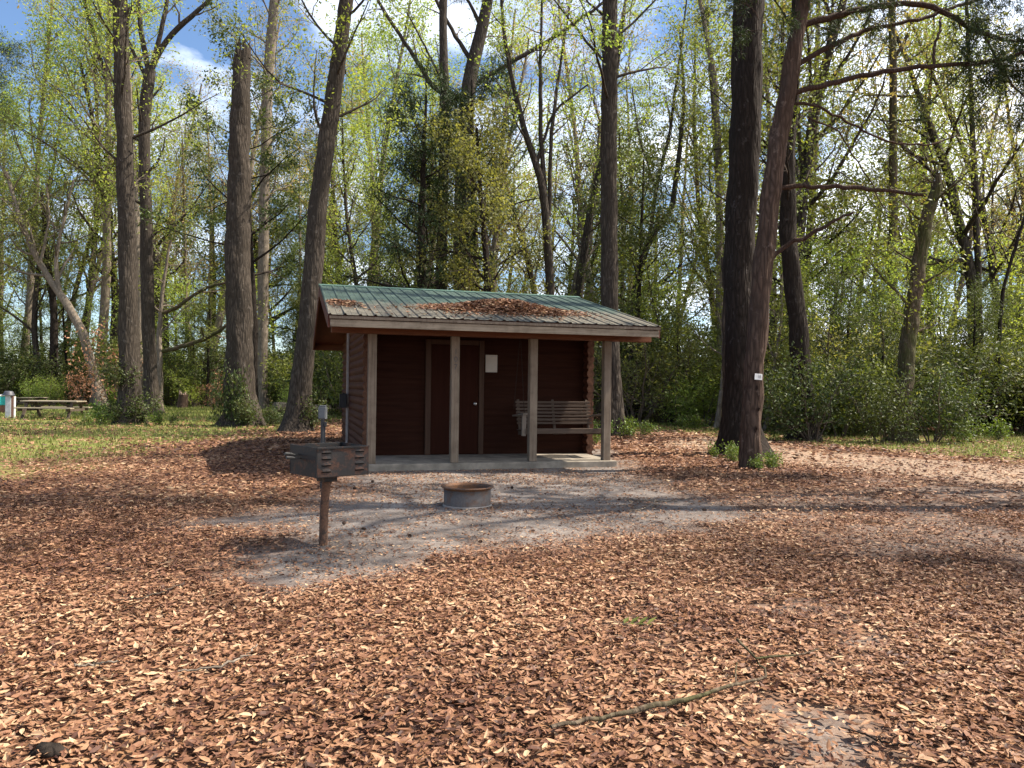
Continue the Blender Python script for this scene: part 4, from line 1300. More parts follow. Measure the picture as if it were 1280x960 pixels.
def ly_for(px, x, lz=1.0):
    ys = np.linspace(1, 7.5, 400)
    return ys[np.argmin([abs(pix(cab(x, yy, lz))[0] - px) for yy in ys])]


cabin = thing('log_cabin', 'dark red log cabin with green metal roof and a porch on four posts', 'cabin', CO, CYAW)
X0, X1 = -.744, 4.843          # roof ends
YE, YR, ZE, ZR = -.706, 3.324, 2.345, 3.2895
SL = (ZR - ZE) / (YR - YE)
roof_z = lambda y: ZR - SL * abs(y - YR)
CH = .145


def log_profile(hw=.075, h=CH, n=7):
    t = np.linspace(0, 1, n)
    w = hw * .58 + hw * .42 * np.sin(PI * t)
    return np.vstack([np.stack([w, t * h], 1), np.stack([-w[::-1], t[::-1] * h], 1)])


def capped(mb, prof, o, u, v, w, length, mi, mi_end):
    p0, p1 = mb.extrude(prof, o, u, v, w, length, mi)
    n = len(prof)
    for p in (p0, p1):
        c = p.mean(0)
        mb.add(np.vstack([p, c]), [[i, (i + 1) % n, n, n] for i in range(n)], mi_end)


def wall_y(x, nm):
    rr = random.Random(int(x * 10) + 3)
    mb = MB()
    for q in range(22):
        z = -.11 + q * CH
        zt = z + CH
        ya, yb = 1.27 + rr.uniform(-.012, .012), 6.95 + rr.uniform(-.01, .01)
        half = (ZR - .1 - zt) / SL
        ya, yb = max(ya, YR - half), min(yb, YR + half)
        if yb - ya < .3:
            break
        capped(mb, log_profile(), (x, ya, z), (1, 0, 0), (0, 0, 1), (0, 1, 0), yb - ya, 0, 1)
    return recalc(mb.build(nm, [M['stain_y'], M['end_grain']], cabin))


def wall_x(y, nm, top):
    mb = MB()
    prof = log_profile(.06)
    prof[:, 0] = np.sign(prof[:, 0]) * (.05 + .35 * (np.abs(prof[:, 0]) - .035))
    for q in range(21):
        z = -.11 + CH * .5 + q * CH
        if z + CH > top:
            break
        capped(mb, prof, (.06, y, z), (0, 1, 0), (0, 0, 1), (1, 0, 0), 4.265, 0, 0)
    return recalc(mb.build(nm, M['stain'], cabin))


wall_y(.039, 'side_wall')
wall_y(4.345, 'side_wall')
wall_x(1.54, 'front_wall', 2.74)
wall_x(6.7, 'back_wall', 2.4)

mb = MB().box((-.13, -.16, -.13), (4.29, 1.52, 0))
bevel(mb.build('porch_slab', M['concrete'], cabin), .012)
for q, px in enumerate((463, 567, 665.8, 757)):
    x = 4.1345 * q / 3
    mb = MB().box((x - .068, -.068, 0.0), (x + .068, .068, 2.118))
    po = bevel(mb.build('porch_post', M['post'], cabin), .008)
    if q == 1:
        for s, zz in (('1', 1.86), ('0', 1.73), ('7', 1.60)):
            text_mesh(s, .13, .002, 'carved_number', M['ink'], po, (x, -.0705, zz), (PI / 2, 0, 0))
xb0, xb1 = lx(414, 0, 2.2), lx(812, 0, 2.2)
mb = MB().box((xb0, -.075, 2.12), (xb1, .075, 2.31))
bevel(mb.build('porch_beam', M['beam'], cabin), .006)

# roof sheets: ribbed metal on a board deck
def rib_line():
    xs, hs = [], []
    x = X0
    while x < X1 - .02:
        for dx, h in ((0, 0), (.016, .019), (.04, .019), (.056, 0), (.13, 0), (.134, .004), (.142, .004), (.146, 0)):
            if x + dx < X1:
                xs.append(x + dx)
                hs.append(h)
        x += .2286
    xs.append(X1)
    hs.append(0)
    return np.array(xs), np.array(hs)


rx, rh = rib_line()
nrm_f = np.array([0, -SL, 1]) / math.hypot(SL, 1)
for sgn in (1, -1):
    yv = np.array([YE - .03, YE + .5, YE + 1.6, YR])
    if sgn < 0:
        yv = 2 * YR - yv
    nr = nrm_f * [1, sgn, 1]
    mb = MB()
    n = len(rx)
    rws = []
    rr = np.random.default_rng(3)
    for q, yy in enumerate(yv):
        jig = rr.normal(0, .003, n) if q == 0 else 0
        base = np.stack([rx, np.full(n, yy), np.full(n, roof_z(yy)) + .012 + jig], 1)
        rws.append(base + nr * rh[:, None])
    for off in (0, -.004):
        v = np.concatenate([r + nr * off for r in rws])
        i, j = np.meshgrid(np.arange(len(yv) - 1), np.arange(n - 1), indexing='ij')
        f = np.stack([i * n + j, i * n + j + 1, (i + 1) * n + j + 1, (i + 1) * n + j], -1).reshape(-1, 4)
        mb.add(v, f)
    v = np.concatenate([rws[0], rws[0] - nr * .004])
    mb.add(v, [[q, q + 1, n + q + 1, n + q] for q in range(n - 1)])
    mb.build('roof', M['roof'], cabin)
mb = MB()
zt = ZR + .034
for sgn in (1, -1):
    v = [(X0 - .01, YR, zt), (X1 + .01, YR, zt), (X1 + .01, YR - sgn * .15, zt - .15 * SL), (X0 - .01, YR - sgn * .15, zt - .15 * SL)]
    v2 = [(a, b, c - .02) for a, b, c in v]
    mb.add(np.array(v + v2), [[0, 1, 2, 3], [4, 5, 6, 7], [2, 3, 7, 6], [1, 2, 6, 5], [3, 0, 4, 7]])
recalc(mb.build('ridge_cap', M['ridge'], cabin))
mb = MB()
prof = [(YE + .045, roof_z(YE + .045) - .002), (YR, ZR - .002), (2 * YR - YE - .045, roof_z(YE + .045) - .002), (2 * YR - YE - .045, roof_z(YE + .045) - .05), (YR, ZR - .05), (YE + .045, roof_z(YE + .045) - .05)]
p0, p1 = mb.extrude(prof, (X0 + .04, 0, 0), (0, 1, 0), (0, 0, 1), (1, 0, 0), X1 - X0 - .08)
for p in (p0, p1):
    mb.add(p, [[0, 1, 4, 5], [1, 2, 3, 4]])
recalc(mb.build('roof_deck', M['rake'], cabin))
for xx in np.linspace(X0 + .35, X1 - .35, 9):
    mb = MB()
    prof = [(YE + .05, roof_z(YE + .05) - .055), (YR, ZR - .055), (YR, ZR - .18), (YE + .05, roof_z(YE + .05) - .16)]
    p0, p1 = mb.extrude(prof, (xx - .02, 0, 0), (0, 1, 0), (0, 0, 1), (1, 0, 0), .04)
    for p in (p0, p1):
        mb.add(p, [[0, 1, 2, 3]])
    recalc(mb.build('rafter', M['rake'], cabin))
# weathered fascia: a board with a thinner strip above it
mb = MB().box((X0 + .035, YE + .006, ZE - .178), (X1 - .035, YE + .042, ZE - .066))
bevel(mb.build('fascia_board', M['fascia'], cabin), .005)
mb = MB().box((X0 + .02, YE - .018, ZE - .058), (X1 - .02, YE + .004, ZE - .012))
bevel(mb.build('fascia_trim', M['post'], cabin), .004)
yb = 2 * YR - YE
mb = MB().box((X0 + .035, yb - .042, ZE - .19), (X1 - .035, yb - .006, ZE - .005))
mb.build('fascia_board', M['beam'], cabin)
for xx in (X0, X1 - .034):
    mb = MB()
    prof = [(YE + .044, roof_z(YE + .044) - .004), (YR, ZR - .004), (yb - .044, roof_z(YE + .044) - .004), (yb - .044, ZE - .19), (YR, ZR - .2), (YE + .044, ZE - .19)]
    p0, p1 = mb.extrude(prof, (xx, 0, 0), (0, 1, 0), (0, 0, 1), (1, 0, 0), .034)
    for p in (p0, p1):
        mb.add(p, [[0, 1, 4, 5], [1, 2, 3, 4]])
    recalc(mb.build('rake_board', M['rake'], cabin))

# door, its frame and knob
xa, xb = lx(538.5, 1.45), lx(598, 1.45)
mb = MB().box((xa, 1.445, .02), (xb, 1.478, 2.06))
door = bevel(mb.build('door', M['door'], cabin), .004)
kx, kz = lx(594, 1.4), None
kz = [z_ for z_ in np.linspace(.5, 1.5, 200) if pix(cab(kx, 1.4, z_))[1] < 505][0]
mb = MB().lathe([(.0, .0), (.026, .0), (.026, .008), (.011, .012), (.011, .035), (.027, .045), (.031, .058), (.026, .07), (.0, .074)], (0, 0, 0), 16)
kn = mb.build('handle', M['knob'], door, True)
kn.rotation_euler = (PI / 2, 0, 0)
kn.location = (kx, 1.445, kz)
for x_a, x_b in ((xa - .105, xa - .004), (xb + .004, xb + .1)):
    mb = MB().box((x_a, 1.425, .0), (x_b, 1.482, 2.15))
    bevel(mb.build('door_trim', M['trim'], cabin), .004)
mb = MB().box((xa - .0, 1.43, 2.064), (xb + .0, 1.482, 2.15))
bevel(mb.build('door_trim', M['trim'], cabin), .004)

# leaves lying on the roof
rs = np.random.default_rng(77)
mb = MB()


def roof_leaves(cx, cy, rx_, ry_, n, hgt, smin=.05, smax=.1):
    u = rs.normal(0, .42, (n, 2))
    x, y = cx + u[:, 0] * rx_, cy + u[:, 1] * ry_
    ok = (x > X0 + .03) & (x < X1 - .03) & (y > YE - .03)
    x, y, u = x[ok], y[ok], u[ok]
    h = hgt * np.exp(-(u ** 2).sum(1) * 2.2) * rs.random(len(x))
    z_ = roof_z(0) + SL * y + .032 + h
    litter_leaves(mb, x, y, z_, rs.uniform(smin, smax, len(x)), tint_litter(len(x), rs), rs, .35, False)


roof_leaves(2.35, .45, 1.35, .55, 5200, .2)
roof_leaves(2.9, .35, 1.0, .45, 1300, .08)
roof_leaves(1.3, .35, .8, .4, 450, .05)
roof_leaves(-.45, .45, .35, .4, 420, .05)
roof_leaves(2, -.2, 2.6, .6, 220, .0)
lo_ = mb.build('roof_leaves', M['litter'])
lo_.location = tuple(CO)
lo_.rotation_euler = (0, 0, CYAW)
tag(lo_, 'heap of brown leaves caught on the lower part of the green roof', 'leaves', kind='stuff')

# conduit up the cabin's side wall (part), the black box on it (own thing)
cyy = ly_for(434.5, -.055)
mb = MB().box((-.085, cyy - .045, -.05), (-.037, cyy + .045, roof_z(cyy) - .22))
bevel(mb.build('corner_strip', M['conduit'], cabin), .006)
zc = [z_ for z_ in np.linspace(.4, 1.6, 300) if pix(cab(-.12, cyy - .1, z_))[1] < 501][0]
bx = thing('meter_box', 'small black electric box on the left log wall of the cabin', 'electric box', cab(-.087, cyy, zc), CYAW)
mb = MB().box((-.14, -.13, -.145), (0, .1, .145))
bevel(mb.build('box', M['black'], bx), .008)
mb = MB().box((-.15, -.142, -.155), (.004, -.131, .155))
bevel(mb.build('lid', M['black'], bx), .004)
mb = MB().box((-.085, -.1, .156), (-.03, .06, .172))
mb.build('hood', M['black'], bx)

# paper notice by the door
nx0, nx1 = lx(606.5, 1.47), lx(621, 1.47)
nz = [z_ for z_ in np.linspace(1, 2.4, 400) if pix(cab(nx0, 1.47, z_))[1] < 454.5][0]
nt = thing('paper_notice', 'pale printed notice pinned to the wall right of the cabin door', 'notice', cab((nx0 + nx1) / 2, 1.478, nz), CYAW)
w2, h2 = (nx1 - nx0) / 2, .165
mb = MB().box((-w2, -.006, -h2), (w2, 0, h2))
mb.build('sheet', M['paper'], nt)
mb = MB()
rr = random.Random(4)
mb.box((-.02, -.0085, h2 - .035), (w2 - .03, -.0065, h2 - .022))
for q in range(9):
    z_ = h2 - .065 - q * .026
    if q in (3,):
        continue
    mb.box((-w2 + .02, -.0085, z_ - .004), (w2 - .02 - rr.random() * .08, -.0065, z_))
mb.build('printed_line', M['paper_ink'] if 'paper_ink' in M else mat_plain('faded_ink', (0.42, 0.4, 0.37), .8), nt)

# porch swing
sx0, sx1 = lx(646.5, .95, .9), lx(740, .95, .9)
sw = thing('porch_swing', 'weathered slatted bench swing hanging under the right end of the porch', 'swing', cab((sx0 + sx1) / 2, .7, .55), CYAW)
hw = (sx1 - sx0) / 2
sz = -.03
mb = MB()
for q in range(6):
    y_ = -.29 + q * .095
    mb.box((-hw, y_, sz + q * -.008), (hw, y_ + .075, sz + .02 + q * -.008))
mb.box((-hw, -.315, sz - .07), (hw, -.292, sz + .022))
bevel(mb.build('seat', M['swing'], sw), .004)
mb = MB()
for q in range(7):
    z_ = .045 + q * .064
    y_ = .255 + q * .022
    mb.box((-hw, y_ - .018, z_), (hw, y_, z_ + .044))
bevel(mb.build('backrest', M['swing'], sw), .004)
for sgn in (-1, 0, 1):
    mb = MB()
    mb.bar((sgn * (hw - .06), .262, -.06), (sgn * (hw - .06), .42, .5), .045, .03)
    mb.bar((sgn * (hw - .06), -.28, sz - .045), (sgn * (hw - .06), .3, sz - .09), .045, .07)
    bevel(mb.build('frame', M['swing'], sw), .003)
for sgn in (-1, 1):
    mb = MB()
    xx = sgn * (hw + .03)
    mb.bar((xx, .33, .2), (xx, -.36, .255), .085, .028)
    arm = bevel(mb.build('armrest', M['swing_end'], sw), .004)
    mb = MB().bar((xx, -.27, -.14), (xx, -.285, .236), .075, .045, 0, (0, 1, 0))
    bevel(mb.build('arm_post', M['swing_end'], arm), .004)
    for y_, zz in ((-.3, .27), (.37, .33)):
        mb = MB()
        top = 2.42 - .55 - .15
        n = int((top - zz) / .034)
        for q in range(n):
            t = q / n
            c = np.array([xx * 1.0, y_ * (1 - t), zz + (top - zz) * t])
            a = np.linspace(0, 2 * PI, 9)[:-1]
            if q % 2:
                ring = np.stack([0 * a, .009 * np.cos(a), .022 * np.sin(a)], 1)
            else:
                ring = np.stack([.009 * np.cos(a), 0 * a, .022 * np.sin(a)], 1)
            mb.tube(np.vstack([ring, ring[:1]]) + c, .0028, 4, 0, False)
        mb.build('chain', M['chain'], sw)

# ------------------------------------------------------------------ park grill
gb = gp(404, 681)
gr = thing('park_grill', 'rusty charcoal grill on a single post in the bare sandy patch', 'grill', gb, .72)
mb = MB()
mb.tube([(0, 0, -.05), (.004, .0, .3), (.02, -.012, .61)], [.038, .037, .037], 18)
mb.build('post', M['grill_post'], gr, True)
mb = MB().box((-.045, -.082, .548), (.085, .058, .612))
bevel(mb.build('collar', M['grill'], gr), .006)
ox, oy = .035, -.02
W2, Z0, Z1, T = .245, .613, .862, .006
mb = MB()
mb.box((ox - W2, oy - W2, Z0), (ox + W2, oy + W2, Z0 + T), 0)
mb.box((ox - W2, oy - W2, Z0 + T), (ox - W2 + T, oy + W2, Z1), 0)
mb.box((ox + W2 - T, oy - W2, Z0 + T), (ox + W2, oy + W2, Z1), 0)
mb.box((ox - W2 + T, oy + W2 - T, Z0 + T), (ox + W2 - T, oy + W2, Z1 + .0), 0)
for a_, b_ in (((ox - W2, oy - W2 - .012, Z1 - .014), (ox + W2, oy - W2 - .001, Z1 + .004)),):
    mb.box(a_, b_, 0)
bevel(mb.build('firebox', M['grill'], gr), .002)
mb = MB()
mb.box((ox - W2 + T + .001, oy - W2 - .001, Z0 + T), (ox + W2 - T - .001, oy - W2 + T, Z1 - .001), 0)
for cx in (-.155, .155):
    for q in range(4):
        z_ = Z0 + .05 + q * .052
        # pressed hood over a flat dark quad painted as the slot's shade
        n = 9
        u = np.linspace(-1, 1, n)
        hh = np.sqrt(np.clip(1 - u ** 2, 0, 1))
        top = np.stack([ox + cx + u * .047, np.full(n, oy - W2 - .0015), z_ + .004 + hh * .021], 1)
        out = np.stack([ox + cx + u * .045, oy - W2 - .002 - hh * .01, z_ + .0 + hh * .002], 1)
        mb.add(np.vstack([top, out]), [[i, i + 1, n + i + 1, n + i] for i in range(n - 1)], 0)
        mb.add(np.array([[ox + cx - .044, oy - W2 - .0022, z_ - .010], [ox + cx + .044, oy - W2 - .0022, z_ - .010], [ox + cx + .044, oy - W2 - .0022, z_ + .006], [ox + cx - .044, oy - W2 - .0022, z_ + .006]]), [[0, 1, 2, 3]], 1)
mb.build('louvred_panel', [M['grill_rust'], M['slot_shade']], gr)
mb = MB()
for q in range(15):
    x_ = ox - W2 + .03 + q * .0307
    mb.tube([(x_, oy - W2 + .012, Z1 - .045), (x_, oy + W2 - .012, Z1 - .045)], .005, 6)
mb.tube([(ox - W2 + .01, oy - .1, Z1 - .053), (ox + W2 - .01, oy - .1, Z1 - .053)], .006, 6)
mb.tube([(ox - W2 + .01, oy + .12, Z1 - .053), (ox + W2 - .01, oy + .12, Z1 - .053)], .006, 6)
mb.build('grate', M['grill'], gr)
gx_, gy_ = np.meshgrid(np.linspace(-.235, .235, 16), np.linspace(-.235, .235, 16), indexing='ij')
zz = Z0 + .02 + fbm(gx_ * 12 + 3, gy_ * 12, 8) * .05
i, j = np.meshgrid(np.arange(15), np.arange(15), indexing='ij')
mb = MB().add(np.stack([gx_ + ox, gy_ + oy, zz], -1).reshape(-1, 3), np.stack([i * 16 + j, (i + 1) * 16 + j, (i + 1) * 16 + j + 1, i * 16 + j + 1], -1).reshape(-1, 4))
mb.build('ash_bed', M['ash'], gr, True)
for dz in (-.075, -.105):
    mb = MB()
    xx = ox - W2
    y_ = oy + .12 + dz
    mb.tube([(xx + .02, y_ + .02, Z1 + dz), (xx - .05, y_ + .02, Z1 + dz), (xx - .075, y_ + .02, Z1 + dz + .005), (xx - .13, y_ + .02, Z1 + dz + .012)], [.007, .007, .014, .014], 10)
    mb.build('handle', M['steel'], gr, True)

# ------------------------------------------------------------------ fire ring
fr = thing('fire_ring', 'low round steel fire ring with rusted rim on the bare sand before the porch', 'fire pit', gx(584, 8.93))
mb = MB().lathe([(.272, -.03), (.272, .215), (.262, .215), (.262, -.03)], (0, 0, 0), 56)
mb.build('ring_wall', [M['ring']], fr, True)
mb = MB().lathe([(.2735, .196), (.284, .208), (.302, .214), (.309, .222), (.304, .231), (.286, .234), (.262, .23), (.26, .2)], (0, 0, 0), 56)
mb.build('rim', M['ring_rust'], fr, True)
mb = MB().lathe([(.2735, .02), (.28, .019), (.284, .012), (.29, -.03)], (0, 0, 0), 56)
mb.build('base_flange', M['ring_base'], fr, True)
a = np.linspace(0, 2 * PI, 40, endpoint=False)
v, prev = [], None
mb = MB()
v = np.array([[r * math.cos(t), r * math.sin(t), .035 + .03 * fbm(np.array(r * math.cos(t) * 14 + 5), np.array(r * math.sin(t) * 14), 6)] for r in np.linspace(.001, .258, 8) for t in a])
mb.add(v, [[q * 40 + w, q * 40 + (w + 1) % 40, (q + 1) * 40 + (w + 1) % 40, (q + 1) * 40 + w] for q in range(7) for w in range(40)])
mb.build('ash_bed', M['ash'], fr, True)
mb = MB().lathe([(.2605, .02), (.2605, .2)], (0, 0, 0), 56)
mb.build('inner_face', M['ring_rust'], fr, True)

# ------------------------------------------------------------------ utility pedestal behind the grill
up_ = thing('utility_pedestal', 'grey outlet box on a dark pipe standing behind the grill', 'utility post', gx(402, 10))
mb = MB()
mb.tube([(0, 0, -.05), (0, 0, .96)], .023, 14)
mb.build('pole', M['pipe_dark'], up_, True)
mb = MB().tube([(.028, .0, -.05), (.03, 0, .86)], .009, 8)
mb.build('cable', M['pipe_dark'], up_, True)
mb = MB().box((-.05, -.045, .935), (.05, .05, 1.09))
mb.box((-.043, -.035, 1.09), (.043, .042, 1.115))
bb = bevel(mb.build('box', M['ped_grey'], up_), .008)
mb = MB().box((-.04, -.056, .95), (.04, -.0465, 1.06))
bevel(mb.build('lid', M['ped_grey'], bb), .004)
mb = MB().box((.024, -.03, .84), (.052, .02, .9))
bevel(mb.build('switch', M['pipe_dark'], up_), .004)

# ------------------------------------------------------------------ picnic tables
pc = thing('picnic_table', 'weathered wooden picnic table on the grass, the nearer of two', 'picnic table', gx(67, 28.3), .05)
hl, zt = 1.0, .69
mb = MB()
for q in range(5):
    mb.box((-hl, -.37 + q * .15, zt - .04), (hl, -.37 + q * .15 + .14, zt))
bevel(mb.build('tabletop', M['table'], pc), .005)
for sgn in (-1, 1):
    mb = MB()
    for q in range(2):
        y_ = sgn * .66 + q * .145 - .14
        mb.box((-hl, y_, .41), (hl, y_ + .137, .45))
    bevel(mb.build('seat', M['table'], pc), .005)
for sx_ in (-1, 1):
    xx = sx_ * .8
    for sy in (-1, 1):
        mb = MB().bar((xx, sy * .62, -.02), (xx, sy * .26, zt - .042), .045, .1, 0, (1, 0, 0))
        mb.build('leg', M['table_dark'], pc)
    mb = MB().box((xx + .046 * sx_ - .02, -.78, .315), (xx + .046 * sx_ + .02, .78, .408))
    mb.box((xx + .046 * sx_ - .02, -.34, zt - .13), (xx + .046 * sx_ + .02, .34, zt - .043))
    mb.build('crossbeam', M['table_dark'], pc)
    mb = MB().bar((xx - .03 * sx_, 0, .37), (sx_ * .2, 0, zt - .045), .04, .085)
    mb.build('brace', M['table_dark'], pc)
dup(pc, gx(41, 40), 1.5, .82, 'second picnic table further back, mostly hidden by the nearer one', 'picnic table')

pd = thing('utility_pedestal', 'grey hookup pedestal with dark cap at the far edge of the grass', 'utility post', gx(11, 28.5), .3)
mb = MB().box((-.1, -.09, -.05), (.085, .09, .86))
bevel(mb.build('box', M['ped_post'], pd), .01)
mb = MB().lathe([(.2, .86), (.19, .9), (.16, .935), (.15, .99), (.11, 1.02), (0, 1.03)], (-.01, 0, 0), 20)
mb.lathe([(0.0, .858), (.2, .86)], (-.01, 0, 0), 20)
mb.build('cap', M['ped_cap'], pd, True)
mb = MB().box((.09, -.07, -.05), (.16, .06, .84))
bevel(mb.build('board', M['red_wood'], pd), .006)
mb = MB().box((.164, -.06, -.05), (.2, .07, .82))
bevel(mb.build('panel', M['white'], pd), .006)
c0, c1 = pt(-24, 500, 32), pt(5, 500, 32)
tb = thing('storage_bin', 'turquoise bin with a white lid cut off by the left edge of the view', 'bin', ((c0[0] + c1[0]) / 2, 32, 0))
hw_ = (c1[0] - c0[0]) / 2
mb = MB().box((-hw_ * .94, -.28, .38), (hw_ * .94, .28, .75))
bevel(mb.build('box', M['turquoise'], tb), .03)
mb = MB().box((-hw_, -.3, .752), (hw_, .3, .83))
bevel(mb.build('lid', M['white'], tb), .03)
for sx_ in (-1, 1):
    mb = MB().box((sx_ * hw_ * .8 - .06, -.25, -.03), (sx_ * hw_ * .8 + .06, .25, .378))
    mb.build('leg', M['red_wood'], tb)

# ------------------------------------------------------------------ number plate on the leaning cedar
pl = thing('number_plate', 'small white plate with dark numerals nailed to the leaning cedar', 'sign', pt(948, 471, 13.4 - .222), .3)
pl.rotation_euler = (0, .05, .3)
mb = MB().box((-.075, -.004, -.052), (.075, .0, .052))
bevel(mb.build('plate', M['white'], pl), .0015)
text_mesh('18', .075, .001, 'numeral', mat_plain('faded_numeral', (.2, .2, .2), .7), pl, (.012, -.0062, -.002), (PI / 2, 0, 0))
mb = MB()
for xx in (-.06, .06):
    mb.lathe([(0, 0), (.004, 0)], (xx, -.0055, .04), 8)
mb = MB().tube([(-.012, -.006, .044), (-.012, .07, .044)], .004, 8)
mb.build('nail', M['steel'], pl)


# ------------------------------------------------------------------ sticks, cones and small things on the leaves
def stick(name, label, px_pts, mat, sides=8, side=(), lift=.03, cat='branch'):
    P = np.array([gp(a, b) + UP * (w * 3.2 / F * 0 + lift) for a, b, w in px_pts])
    R = np.array([w * .68 * (P[q][1]) / F / 2 for q, (a, b, w) in enumerate(px_pts)])
    base = P.mean(0) * [1, 1, 0]
    t = thing(name, label, cat, base)
    rs = np.random.default_rng(len(px_pts) * 7 + int(px_pts[0][0]))
    Q, Rr = resample(P, R, 26)
    Q += rs.normal(0, .004, Q.shape)
    mb = MB().tube(Q - base, Rr, sides, 0, True, lumpy(3, .25))
    mb.build('stem', M[mat], t, True)
    for sp in side:
        P2 = np.array([gp(a, b) + UP * (lift + .012) for a, b, w in sp])
        R2 = np.array([w * .68 * P2[q][1] / F / 2 for q, (a, b, w) in enumerate(sp)])
        Q, Rr = resample(P2, R2, 14)
        mb = MB().tube(Q - base, Rr, 6, 0, True, lumpy(5, .2))
        mb.build('twig', M[mat], t, True)
    return t


stick('fallen_branch', 'mossy dead branch with a forked end lying across the near leaves', [(688, 931, 8), (765, 915, 9), (840, 899, 9), (875, 887, 8), (920, 876, 7), (957, 864, 5), (956, 850, 4), (945, 842, 4)], 'bark_moss', 10,
      [[(945, 843, 3.5), (965, 840, 4), (1000, 838, 3), (1024, 830, 2)], [(945, 843, 4), (935, 832, 5), (921, 818, 5)], [(920, 876, 3), (919, 860, 3), (921, 848, 2)]], .065)
stick('fallen_twig', 'pale curved twig on the leaves in front of the grill', [(222, 859, 3), (258, 856, 4), (290, 848, 4), (310, 838, 3.5), (322, 824, 2.5)], 'bark_pale', 8, [[(300, 843, 2.5), (315, 842, 2)]], .075)
stick('fallen_twig', 'short grey stick half buried near the near corner of the leaves', [(92, 852, 3.5), (120, 848, 4.5), (146, 846, 3)], 'bark_pale', 8, (), .07)
stick('fallen_twig', 'thin whitish twig forked on the bare sand right of the fire ring', [(779, 624, 2), (800, 627, 2.4), (820, 628, 2.4), (846, 627, 2)], 'bark_pale', 6, [[(820, 627, 2), (815, 634, 2), (800, 640, 1.6), (786, 641, 1.2)]], .015)
stick('fallen_twig', 'long thin dark twig in the shaded leaves left of the grill', [(138, 765, 2), (175, 764, 2.5), (205, 752, 2.6), (232, 742, 2)], 'bark_grey', 6, (), .07)
stick('fallen_twig', 'dark stick at the edge of the bare ground near the massive trunk', [(1060, 930, 3), (1100, 946, 4), (1130, 951, 4), (1150, 950, 2)], 'bark_dark', 6, (), .06)

mb = MB()
rs = np.random.default_rng(9)
n = 60
t = np.arange(n) / n
a = np.arange(n) * 2.4
rr_ = .026 * np.sin(PI * (t * .85 + .12)) + .004
pos = np.stack([t * .075 - .037, rr_ * np.cos(a) * .6, .024 + rr_ * np.sin(a) * .6], 1)
d = np.stack([np.full(n, .5), np.cos(a), np.sin(a)], 1)
leaf_quads(mb, pos, d, np.tile([1., 0, 0], (n, 1)), np.full(n, .022), np.full(n, .018), rs.random(n), 0, .3)
mb.tube([(-.035, 0, .024), (0, 0, .024), (.04, 0, .024)], [.012, .018, .006], 8)
cone = mb.build('pine_cone', mat_plain('cone_brown', (.06, .035, .025), .8))
tag(cone, 'small dark cone lying on the bare sand or the leaves', 'cone', 'dark cones scattered over the clearing')
for q, (px, py) in enumerate([(443, 613), (430, 657), (455, 664), (512, 673), (600, 680), (466, 604), (1050, 746), (1226, 744), (960, 770), (700, 640), (640, 612), (880, 640), (860, 700), (330, 742), (532, 705)]):
    o = cone if q == 0 else cone.copy()
    if q:
        COL.objects.link(o)
    o.location = tuple(gp(px, py) + UP * .012)
    o.rotation_euler = (0, 0, q * 1.7)
    o.scale = (.62 - .04 * (q % 5),) * 3

sp = thing('leaf_sprig', 'fresh dark green sprig of leaves lying on the brown litter', 'sprig', gp(793, 792))
mb = MB().tube([(-.07, 0, .05), (0, .01, .06), (.07, .0, .05)], .0035, 5)
mb.build('stem', M['twig'], sp)
mb = MB()
rs = np.random.default_rng(12)
n = 9
leaf_quads(mb, np.stack([np.linspace(-.06, .07, n), np.zeros(n), np.full(n, .055)], 1), np.stack([np.full(n, .5), np.tile([1, -1, .3], 3) * .9, np.full(n, .25)], 1), np.tile([0, 0, 1.], (n, 1)), np.full(n, .08), np.full(n, .032), rs.random(n), 0)
mb.build('foliage', M['leaf_mid'], sp)
ck = thing('wood_chunk', 'charred dark chunk of wood at the near left corner of the leaves', 'wood', gp(60, 952))
mb = MB().tube([(-.06, 0, .02), (-.03, .01, .035), (.03, 0, .035), (.07, .01, .02)], [.02, .035, .032, .015], 9, 0, True, lumpy(2, .3))
mb.build('chunk', M['bark_dark'], ck, True)

# templates that ended up unused are removed
for kk, t in TEMPL.items():
    if not t['_used']:
        for c in list(t.children):
            bpy.data.objects.remove(c)
        bpy.data.objects.remove(t)
for o in bpy.data.objects:
    if '_used' in o:
        del o['_used']

# ------------------------------------------------------------------ light
SUN_EL, SUN_DIR = math.radians(56), np.array([0.985, 0.17])
sd = np.array([SUN_DIR[0] * math.cos(SUN_EL), SUN_DIR[1] * math.cos(SUN_EL), math.sin(SUN_EL)])
sd /= np.linalg.norm(sd)
sl = bpy.data.lights.new('sun', 'SUN')
sl.energy = 5.0
sl.angle = math.radians(0.53)
sl.color = (1.0, 0.91, 0.78)
so_ = bpy.data.objects.new('sun', sl)
COL.objects.link(so_)
so_.rotation_euler = Vector(sd).to_track_quat('Z', 'Y').to_euler()
w = bpy.data.worlds.new('World')
SC.world = w
w.use_nodes = True
nt_ = w.node_tree
nt_.nodes.clear()
out = nt_.nodes.new('ShaderNodeOutputWorld')
bg = nt_.nodes.new('ShaderNodeBackground')
sky = nt_.nodes.new('ShaderNodeTexSky')
sky.sky_type = 'NISHITA'
sky.sun_disc = False
sky.sun_elevation = SUN_EL
sky.sun_rotation = math.atan2(SUN_DIR[0], SUN_DIR[1])
sky.air_density, sky.dust_density, sky.ozone_density = 1.0, 0.1, 4.5
L = nt_.links
tc = nt_.nodes.new('ShaderNodeTexCoord')
sep = nt_.nodes.new('ShaderNodeSeparateXYZ')
L.new(tc.outputs['Generated'], sep.inputs[0])


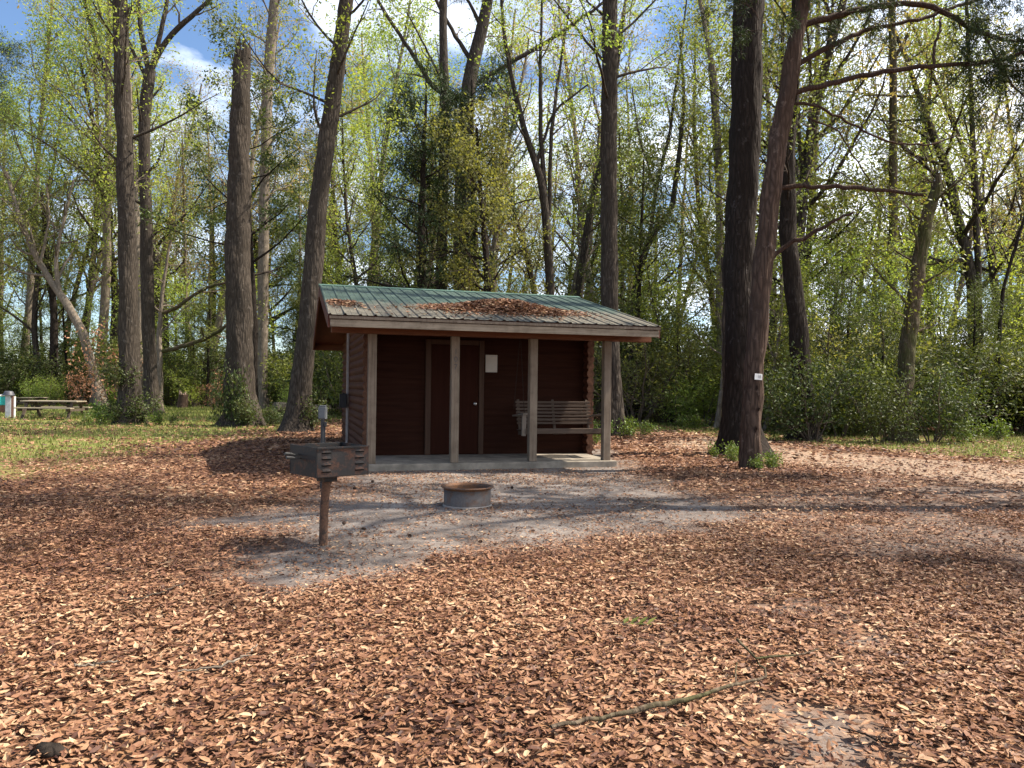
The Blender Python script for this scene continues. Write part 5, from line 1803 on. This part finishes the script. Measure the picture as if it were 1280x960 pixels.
def wm(op, a, b):
    x = nt_.nodes.new('ShaderNodeMath')
    x.operation = op
    for q, v in enumerate((a, b)):
        if isinstance(v, bpy.types.NodeSocket):
            L.new(v, x.inputs[q])
        else:
            x.inputs[q].default_value = v
    return x.outputs[0]


zc_ = wm('ADD', wm('MAXIMUM', sep.outputs[2], 0.0), 0.22)
cmb = nt_.nodes.new('ShaderNodeCombineXYZ')
L.new(wm('DIVIDE', sep.outputs[0], zc_), cmb.inputs[0])
L.new(wm('DIVIDE', sep.outputs[1], zc_), cmb.inputs[1])
nzs = nt_.nodes.new('ShaderNodeTexNoise')
nzs.inputs['Scale'].default_value = 1.5
nzs.inputs['Detail'].default_value = 9
nzs.inputs['Roughness'].default_value = 0.58
nzs.inputs['Distortion'].default_value = 0.5
L.new(cmb.outputs[0], nzs.inputs['Vector'])
rp = nt_.nodes.new('ShaderNodeValToRGB')
rp.color_ramp.elements[0].position, rp.color_ramp.elements[1].position = 0.45, 0.66
# thinner cloud to the west, more to the east
L.new(wm('ADD', nzs.outputs[0], wm('MULTIPLY', sep.outputs[0], 0.18)), rp.inputs['Fac'])
mx = nt_.nodes.new('ShaderNodeMixRGB')
L.new(wm('MULTIPLY', rp.outputs[0], 0.9), mx.inputs['Fac'])
L.new(sky.outputs[0], mx.inputs['Color1'])
mx.inputs['Color2'].default_value = (12.5, 13, 13.8, 1)
L.new(mx.outputs[0], bg.inputs['Color'])
bg.inputs['Strength'].default_value = 0.082
L.new(bg.outputs[0], out.inputs[0])

vs = SC.view_settings
vs.view_transform = 'Standard'
vs.look = 'None'
vs.exposure = 1.3
vs.gamma = 1.0
vs.use_curve_mapping = False
cy = SC.cycles
cy.max_bounces = 6
cy.diffuse_bounces = 4
cy.glossy_bounces = 2
cy.transmission_bounces = 4
cy.transparent_max_bounces = 4
cy.caustics_reflective = False
cy.caustics_refractive = False
cy.sample_clamp_indirect = 6
cy.use_adaptive_sampling = True
cy.adaptive_threshold = 0.015
cy.use_denoising = True
cy.denoiser = 'OPENIMAGEDENOISE'
cy.denoising_input_passes = 'RGB_ALBEDO_NORMAL'
try:
    cy.denoising_prefilter = 'ACCURATE'
except Exception:
    pass
bpy.context.view_layer.cycles.denoising_store_passes = False
